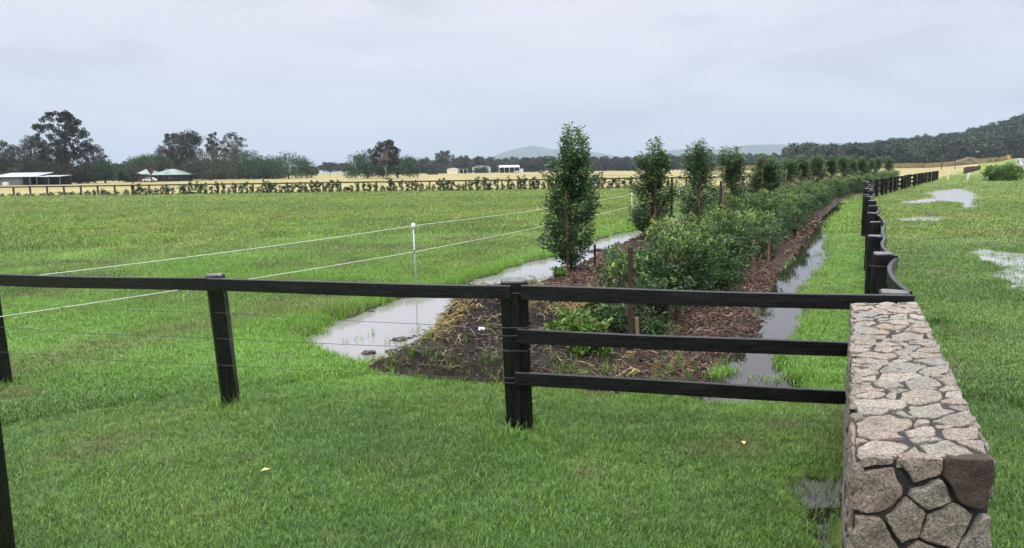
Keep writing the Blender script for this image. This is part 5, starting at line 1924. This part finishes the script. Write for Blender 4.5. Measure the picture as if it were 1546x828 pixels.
def left_shed():
    Y = 196
    a, b = at(-14, 270, 0, Y=Y), at(92, 270, 0, Y=Y)
    w_ = b.x - a.x
    t = empty('farm_shed', (a.x, Y, 0), 0, 'low farm shed with a pale sheet metal roof and open bays', 'shed')
    e = 2.75
    mb = MB()
    mb.loft([[Vector((-0.4, -0.5, e - 0.55)), Vector((w_ * 0.66, -0.5, e - 0.55)), Vector((w_ * 0.66, -0.5, e - 0.45)), Vector((-0.4, -0.5, e - 0.45))],
             [Vector((0.6, 7.5, e + 0.55)), Vector((w_ * 0.66, 7.5, e + 0.55)), Vector((w_ * 0.66, 7.5, e + 0.65)), Vector((0.6, 7.5, e + 0.65))]])
    mb.build('roof', M_ROOFPALE, t)
    mb = MB()
    mb.loft([[Vector((w_ * 0.66, -0.4, e - 0.62)), Vector((w_, -0.4, e - 0.62)), Vector((w_, -0.4, e - 0.54)), Vector((w_ * 0.66, -0.4, e - 0.54))],
             [Vector((w_ * 0.66, 5.0, e - 0.25)), Vector((w_, 5.0, e - 0.25)), Vector((w_, 5.0, e - 0.17)), Vector((w_ * 0.66, 5.0, e - 0.17))]])
    mb.build('lean_to_roof', M_ROOFPALE, t)
    mb = MB()
    mb.box((w_ * 0.22, 0.1, 1.05), (w_ * 0.42, 0.15, 2.1))
    mb.box((w_ * 0.33, 7.3, 1.35), (w_ * 0.66, 0.15, 2.7))
    mb.build('wall', M_WALLGREY, t)
    mb = MB()
    mb.box((w_ * 0.5, 4.6, 1.1), (w_ * 0.16, 0.12, 2.2))
    mb.box((w_ * 0.83, 4.7, 1.05), (w_ * 0.33, 0.12, 2.1))
    mb.build('back_wall', M_DARKIN, t)
    for fx in (0.0, 0.455, 0.56, 0.66, 0.83, 0.99):
        mb = MB()
        mb.box((w_ * fx, -0.2, e / 2 - 0.35), (0.14, 0.14, e - 0.7))
        mb.build('post', M_WALLGREY, t)
    q = at(8, 274, 0, Y=186)
    mb = MB()
    mb.box((0, 0, 0.45), (1.0, 1.0, 0.9), bevel=0.06)
    mb.tube([(0, 0, 0.88), (0, 0, 0.98), (0, 0, 1.0)], [0.2, 0.2, 0.16], 12)
    o = mb.build('water_tank', M_WHITE, None, (q.x, 186, 0))
    tag(o, 'small white tank on the ground in front of the farm shed', 'tank')


left_shed()


def house():
    Y = 246
    a, b = at(205, 268, 0, Y=Y), at(277, 268, 0, Y=Y)
    w_ = b.x - a.x
    t = empty('farmhouse', (a.x, Y, 0), 0, 'brick farmhouse with a pale green hipped roof and shady verandah', 'house')
    def hip(mb, x0, x1, y0, y1, z0, z1, r):
        V = [Vector(p) for p in ((x0, y0, z0), (x1, y0, z0), (x1, y1, z0), (x0, y1, z0), (x0 + r, (y0 + y1) / 2, z1), (x1 - r, (y0 + y1) / 2, z1))]
        v = [mb.bm.verts.new(p) for p in V]
        for f in ((0, 1, 5, 4), (1, 2, 5), (2, 3, 4, 5), (3, 0, 4), (3, 2, 1, 0)): mb.bm.faces.new([v[i] for i in f])
    mb = MB()
    hip(mb, w_ * 0.34, w_ * 0.90, 0.6, 10.4, 2.55, 4.15, 3.6)
    # verandah skirt at a lower pitch
    x0, x1, y0, y1 = w_ * 0.30, w_ * 1.0, -1.6, 12
    sk = [[Vector((x0, y0, 2.2)), Vector((x1, y0, 2.2)), Vector((x1, y1, 2.2)), Vector((x0, y1, 2.2))], [Vector((w_ * .34, .6, 2.56)), Vector((w_ * .90, .6, 2.56)), Vector((w_ * .90, 10.4, 2.56)), Vector((w_ * .34, 10.4, 2.56))]]
    mb.loft(sk, cap=False)
    rf = mb.build('roof', M_ROOFGREEN, t)
    mb = MB()
    mb.box((w_ * 0.60, 2.0, 4.0), (0.9, 1.2, 0.5), bevel=0.05)
    mb.build('roof_vent', M_ROOFGREEN, rf)
    mb = MB()
    hip(mb, -1.0, w_ * 0.33, 1.0, 9, 2.5, 4.3, 2.4)
    mb.build('wing_roof', M_ROOFGREEN, t)
    mb = MB()
    mb.box((w_ * 0.62, 5.4, 1.25), (w_ * 0.56, 9.4, 2.5))
    mb.box((w_ * 0.14, 5.0, 1.25), (w_ * 0.30, 7.4, 2.5))
    mb.build('wall', M_BRICK, t)
    for fx in (0.42, 0.56, 0.70, 0.82):
        mb = MB()
        mb.box((w_ * fx, 0.66, 1.35), (1.2, 0.08, 1.1))
        wi = mb.build('window', M_WHITE, t)
        mb = MB()
        mb.box((w_ * fx, 0.60, 1.35), (1.04, 0.06, 0.94))
        mb.build('pane', M_GLASS, wi)
    for fx in (0.31, 0.45, 0.60, 0.75, 0.88, 0.99):
        mb = MB()
        mb.box((w_ * fx, -1.5, 1.1), (0.13, 0.13, 2.2))
        mb.build('verandah_post', M_RAILBROWN, t)  # dark brown puts the verandah shade into the post colour


house()


def car(x, y, z, rz, m, label, name='parked_car'):
    t = empty(name, (x, y, z), rz, label, 'car')
    prof = [(-2.1, 0.35), (-2.15, 0.75), (-1.95, 0.92), (-1.15, 1.0), (-0.55, 1.45), (0.9, 1.48), (1.75, 1.0), (2.1, 0.9), (2.15, 0.4)]
    mb = MB()
    mb.loft([[Vector((px * (1 if abs(s) < .8 else .97), s, pz if pz < 1.1 else pz - (0.02 if abs(s) > .7 else 0))) for px, pz in prof] for s in (-0.85, -0.7, 0.7, 0.85)])
    mb.build('body', m, t)
    mb = MB()
    for s in (-1, 1):
        mb.poly([Vector((-1.0, s * 0.858, 1.02)), Vector((1.5, s * 0.858, 1.05)), Vector((0.85, s * 0.858, 1.40)), Vector((-0.52, s * 0.858, 1.38))])
    mb.poly([Vector((-1.14, -0.65, 1.03)), Vector((-1.14, 0.65, 1.03)), Vector((-0.60, 0.6, 1.43)), Vector((-0.60, -0.6, 1.43))])
    mb.build('glass', M_GLASS, t)
    for wx in (-1.3, 1.3):
        for s in (-1, 1):
            mb = MB()
            mb.tube([(wx, s * 0.72, 0.32), (wx, s * 0.88, 0.32)], 0.32, 14)
            mb.build('wheel', M_DARKIN, t)


q = at(226, 273, 0, Y=240)
car(q.x, 240, 0, 0.3, M_WHITE, 'white car parked in front of the green roofed house')


def far_sheds():
    Y = 545
    # cream shed
    a, b = at(675, 262, 0, Y=Y), at(706, 262, 0, Y=Y)
    w_ = b.x - a.x
    t = empty('cream_shed', (a.x, Y, 0), 0, 'small cream farm shed with an open lean-to at its right', 'shed')
    mb = MB()
    mb.box((w_ * 0.27, 4, 1.7), (w_ * 0.54, 8, 3.4))
    mb.build('wall', M_CREAM, t)
    mb = MB()
    mb.loft([[Vector((-0.3, -0.3, 3.4)), Vector((w_ * .27, -0.3, 4.2)), Vector((w_ * .56, -0.3, 3.4))], [Vector((-0.3, 8.3, 3.4)), Vector((w_ * .27, 8.3, 4.2)), Vector((w_ * .56, 8.3, 3.4))]])
    mb.build('roof', M_CREAM, t)
    mb = MB()
    mb.box((w_ * 0.78, 4, 3.1), (w_ * 0.46, 8, 0.2))
    mb.build('lean_to_roof', M_ROOFPALE, t)
    for fx in (0.62, 0.8, 0.99):
        mb = MB()
        mb.box((w_ * fx, 0.2, 1.5), (0.3, 0.3, 3.0))
        mb.build('post', M_CREAM, t)
    mb = MB()
    mb.box((w_ * 0.78, 7.6, 1.5), (w_ * 0.42, 0.3, 3.0))
    mb.build('back_wall', M_DARKIN, t)
    # arched white shed half hidden by a tree
    Y2 = 560
    a, b = at(713, 262, 0, Y=Y2), at(740, 262, 0, Y=Y2)
    w_ = b.x - a.x
    t = empty('arched_shed', (a.x, Y2, 0), 0, 'white shed with a curved roof, half hidden by a round tree', 'shed')
    prof = [(0, 0), (0, 4.2), (w_ * .15, 5.0), (w_ * .35, 5.5), (w_ * .5, 5.6), (w_ * .65, 5.5), (w_ * .85, 5.0), (w_, 4.2), (w_, 0)]
    mb = MB()
    mb.loft([[Vector((x, y, z * .995)) for x, z in prof] for y in (0.2, 13.8)])
    mb.build('wall', M_WHITE, t)
    mb = MB()
    mb.loft([[Vector((x, y, z)) for x, z in prof[1:-1]] + [Vector((x, y, z + 0.25)) for x, z in reversed(prof[1:-1])] for y in (-0.4, 14.4)])
    mb.build('roof', M_ROOFPALE, t)
    place_tree(727, 548, 252, 22, 'dome', M_DOME, 'round dark tree in front of the white curved shed', 'tree', None, 900)
    # open white shed
    Y3 = 540
    a, b = at(754, 262, 0, Y=Y3), at(790, 262, 0, Y=Y3)
    w_ = b.x - a.x
    t = empty('machinery_shed', (a.x, Y3, 0), 0, 'long white roofed machinery shed with open dark bays', 'shed')
    mb = MB()
    mb.loft([[Vector((-0.4, -0.4, 3.9)), Vector((w_ * .86, -0.4, 3.9)), Vector((w_ * .86, -0.4, 4.1)), Vector((-0.4, -0.4, 4.1))], [Vector((-0.1, 9, 5.3)), Vector((w_ * .82, 9, 5.3)), Vector((w_ * .82, 9, 5.5)), Vector((-0.1, 9, 5.5))]])
    mb.build('roof', M_WHITE, t)
    mb = MB()
    mb.box((w_ * .42, 8.5, 2.4), (w_ * .84, 0.3, 4.8))
    mb.build('back_wall', M_DARKIN, t)
    mb = MB()
    mb.box((w_ * .84, 4.2, 2.0), (0.3, 9, 4.0))
    mb.box((w_ * .93, 4.2, 1.4), (w_ * .14, 8, 2.8))
    mb.build('wall', M_WHITE, t)
    for fx in (0.0, 0.21, 0.42, 0.63):
        mb = MB()
        mb.box((w_ * fx, 0, 1.95), (0.3, 0.3, 3.9))
        mb.build('post', M_WHITE, t)
    car(a.x + w_ * .72, Y3 - 2, 0, 0.2, M_WHITE, 'white vehicle parked before the machinery shed', 'parked_car')


far_sheds()

# ------------------------------------------------------------------ roadside at the right
def road():
    Ys = np.concatenate([np.arange(-30, 60, 6.0), np.arange(60, 420, 4.0)])
    left = 84.5 + 0.676 * (Ys - 120)
    def strip(o0, o1, dz, name, m, lab, dash=False):
        V, Fc = [], []
        for i, (y, x) in enumerate(zip(Ys, left)):
            for o in (o0, o1):
                xx, yy = x + o * 0.83, y - o * 0.56
                V.append((xx, yy, 0))
        V = np.array(V)
        zc = ground_z(left + 3, Ys)
        V[:, 2] = np.maximum(np.repeat(zc, 2), ground_z(V[:, 0], V[:, 1])) + dz
        for i in range(len(Ys) - 1):
            if dash and i % 3: continue
            Fc.append((2 * i, 2 * i + 1, 2 * i + 3, 2 * i + 2))
        tag(link(name, np_mesh(name, V, Fc, m)), lab, kind='structure')
    strip(-1.2, 8.4, 0.05, 'road_shoulder', M_GRAVEL, 'gravel shoulder of the road')
    strip(0, 7.2, 0.09, 'road', M_ASPHALT, 'wet grey country road')
    strip(0.35, 0.47, 0.098, 'road_edge_line', M_LINE, 'white edge line of the road')
    strip(3.55, 3.67, 0.098, 'road_centre_line', M_LINE, 'broken white centre line of the road', True)


road()
q = at(1545, 246, 0, Y=232)
car(q.x + 3.4, 232, float(ground_z(np.array([q.x + 3]), np.array([232.0]))[0]) + 0.09, math.radians(-128), M_WHITE, 'white car driving on the wet road at the right edge', 'car')

# bush by the road
q = at(1516, 275)
zb = gz(q.x, q.y)
me, tb = bushy(700, 1.0, 1.0, 5200, (0.12, 0.2), M_BUSH, nb=60, young=0.3, low=0.05)
tb.bm.free()
o = link('roadside_bush', me, None, (q.x, q.y, zb), 0.4)
o.scale = (2.0, 1.7, 1.75)
tag(o, 'broad bright green bush on the grass verge by the road', 'bush')


def guide_post(px, py, h, w_, m, label, lean=0.0, zoff=None):
    q = at(px, py)
    z = gz(q.x, q.y)
    # stand it where the ground really is
    for _ in range(4):
        q = at(px, py, z)
        z = gz(q.x, q.y)
    mb = MB()
    mb.loft([[Vector((sx * w_ / 2 + lean * zz, sy * 0.06, zz)) for sx, sy in ((-1, -1), (1, -1), (1, 1), (-1, 1))] for zz in (-0.2, h * 0.5, h - 0.06)] +
            [[Vector((sx * w_ * 0.32 + lean * h, sy * 0.04, h)) for sx, sy in ((-1, -1), (1, -1), (1, 1), (-1, 1))]])
    o = mb.build('marker_post', m, None, (q.x, q.y, z))
    tag(o, label, 'marker post', 'marker posts on the verge')


M_YELLOW = simple('yellowed_post', (0.62, 0.56, 0.25), 0.6, 0.3, 0.1, 3)
guide_post(1460, 273, 0.95, 0.27, M_WHITE, 'leaning white marker slab on the verge left of the bush', 0.22)
guide_post(1431, 273, 1.15, 0.16, M_YELLOW, 'upright yellowish post at the far end of the black fence')
guide_post(1481.5, 253, 1.0, 0.3, M_WHITE, 'small white post at the end of the brown paling fence')
guide_post(1493, 254, 0.75, 0.3, M_YELLOW, 'tiny pale yellow marker above the left side of the bush')


def warn_sign():
    Y = 205
    q = at(1522, 243, 0, Y=Y)
    z = gz(q.x, Y)
    t = empty('road_sign', (q.x, Y, z), 0, 'orange yellow roadwork sign on a post beside the far road', 'sign')
    top = at(1522, 234, Y=Y).z - z
    mb = MB()
    mb.tube([(0, 0, -0.3), (0, 0, top - 0.1)], 0.06, 8)
    mb.build('pole', M_GALV, t)
    mb = MB()
    mb.box((0, -0.09, top - 0.65), (0.85, 0.05, 1.25), bevel=0.02)
    mb.build('panel', simple('sign_yellow', (0.42, 0.25, 0.05), 0.5, 0.4, 0.06, 2), t)


warn_sign()


def paling_fence():
    t = empty('paling_fence', (97, 159, 0), 0, 'low brown paling fence in the dry grass beyond the black fence', 'fence')
    pm = None
    g = random.Random(5)
    A, B = Vector((91, 148, 0)), Vector((150, 236, 0))
    n = 22
    prev = None
    for i in range(n + 1):
        q = A.lerp(B, i / n)
        z = gz(q.x, q.y)
        mb_loc = Vector((q.x - 97, q.y - 159, z))
        if pm is None:
            mb = MB()
            mb.loft([[Vector((sx * 0.16, sy * 0.1, zz)) for sx, sy in ((-1, -1), (1, -1), (1, 1), (-1, 1))] for zz in (-0.3, 0.7, 1.25)])
            o = mb.build('post', M_RAILBROWN, t)
            pm = o.data
        else:
            o = link('post', pm, t)
        o.location = mb_loc
        o.scale = (1, 1, g.uniform(0.85, 1.1))
        if prev is not None:
            for zz in (1.1, 0.7):
                mb = MB()
                plank(mb, prev + Vector((0, -.12, zz)), mb_loc + Vector((0, -.12, zz)), 0.17, 0.05, seed=i, seg=2)
                mb.build('rail', M_RAILBROWN, t)
        prev = mb_loc


paling_fence()

# two poles in the dry field
for px, ty, lab in ((1422, 233, 'slim pole left of the other in the dry field'), (1442, 231, 'slim pole nearest the dirt mound in the dry field')):
    Y = 250
    q = at(px, 250, 0, Y=Y)
    z = gz(q.x, Y)
    top = at(px, ty, Y=Y).z - z
    mb = MB()
    mb.tube([(0, 0, -0.5), (0.02, 0, top * 0.5), (0, 0, top)], [0.13, 0.11, 0.08], 8)
    mb.box((0, -0.02, top - 0.35), (0.7, 0.1, 0.1))
    o = mb.build('field_pole', M_RAILBROWN, None, (q.x, Y, z))
    tag(o, lab, 'pole', 'poles in the dry field')


# dirt mound
def mound():
    Y = 330
    q = at(1466, 246, 0, Y=Y)
    z = gz(q.x, Y)
    H = at(1462, 237.5, Y=Y).z - z
    bm = bmesh.new()
    n, r = 24, 8
    W_ = 8.5
    g = random.Random(3)
    rings = []
    for k in range(r + 1):
        t = k / r
        ring = []
        for i in range(n):
            a = 2 * math.pi * i / n
            rr = W_ * (1 - t) * (1 + 0.15 * math.sin(2 * a + 1) + g.uniform(-.06, .06))
            hz = H * (1 - (1 - t) ** 2.0) * (1 + g.uniform(-.05, .05)) * (0.62 + 0.38 * math.cos(a - 2.6) * (1 - t) + 0.38 * t)
            ring.append(bm.verts.new((rr * math.cos(a), rr * 0.7 * math.sin(a), hz - 0.5 * (k == 0))))
        rings.append(ring)
    for a, b in zip(rings, rings[1:]):
        for i in range(n):
            f = bm.faces.new((a[i], a[(i + 1) % n], b[(i + 1) % n], b[i]))
            f.smooth = True
    bm.faces.new(rings[-1])
    me = bpy.data.meshes.new('dirt_mound')
    bm.to_mesh(me)
    bm.free()
    m, nt, b = mat('mound_soil', 0.9, 0.2)
    nn = pos_noise(nt, 0.35, 5, 0.7)
    rp = ramp(nt, [(0.35, (0.030, 0.018, 0.012)), (0.5, (0.070, 0.052, 0.024)), (0.65, (0.11, 0.095, 0.04))], nn)
    nt.links.new(rp.outputs[0], b.inputs[0])
    me.materials.append(m)
    tag(link('dirt_mound', me, None, (q.x, Y, z)), 'brown dirt mound grown over with dry grass below the wooded hill', 'mound')


mound()

# tall dry crop across the far side of the field
n = 9000
Xc = rng.uniform(95, 252, n)
Yc = rng.uniform(372, 392, n)
Zc = ground_z(Xc, Yc)
hgt = rng.uniform(1.6, 2.9, n)
base = np.stack([Xc, Yc, Zc], 1)
D = np.stack([rng.normal(0, .18, n), rng.normal(0, .18, n), np.ones(n)], 1)
me = leaf_mesh('dry_crop', base, D, hgt, rng.uniform(0.35, 0.7, n), rng.beta(2, 2, n), M_DRYLEAF)
tag(link('dry_crop', me), 'strip of tall dry golden crop along the far edge of the field', kind='stuff')


# egrets
def bird(loc, s, label, spread):
    mb = MB()
    mb.loft([[Vector((x, r * math.cos(a), z + r * math.sin(a))) for a in [k * math.pi / 4 for k in range(8)]] for x, z, r in ((-0.42, -0.03, 0.02), (-0.3, 0, 0.08), (-0.1, 0, 0.12), (0.12, 0.02, 0.09), (0.22, 0.08, 0.045), (0.3, 0.2, 0.035), (0.38, 0.24, 0.045), (0.45, 0.23, 0.02), (0.55, 0.21, 0.006))])
    for sg in (-1, 1):
        tip = Vector((-0.1, sg * (0.75 if spread else 0.16), 0.45 if spread else -0.02))
        mb.loft([[Vector((0.12, sg * 0.08, 0.05)), Vector((-0.2, sg * 0.08, 0.04)), Vector((-0.2, sg * 0.08, 0.02)), Vector((0.12, sg * 0.08, 0.03))],
                 [tip * 0.5 + Vector((0.15, 0, 0.05)), tip * 0.5 + Vector((-0.22, 0, 0.03)), tip * 0.5 + Vector((-0.22, 0, 0.01)), tip * 0.5 + Vector((0.15, 0, 0.03))],
                 [tip + Vector((0.04, 0, 0)), tip + Vector((-0.12, 0, 0)), tip + Vector((-0.12, 0, -0.01)), tip + Vector((0.04, 0, -0.01))]])
    o = mb.build('white_bird', M_PLASTIC, None, loc)
    o.scale = (s, s, s)
    tag(o, label, 'bird')
    return o


q = at(1475.5, 230, Y=190)
b_ = bird(q, 0.62, 'white bird flying in front of the wooded hill', True)
b_.rotation_euler = (0, 0.6, 0.8)
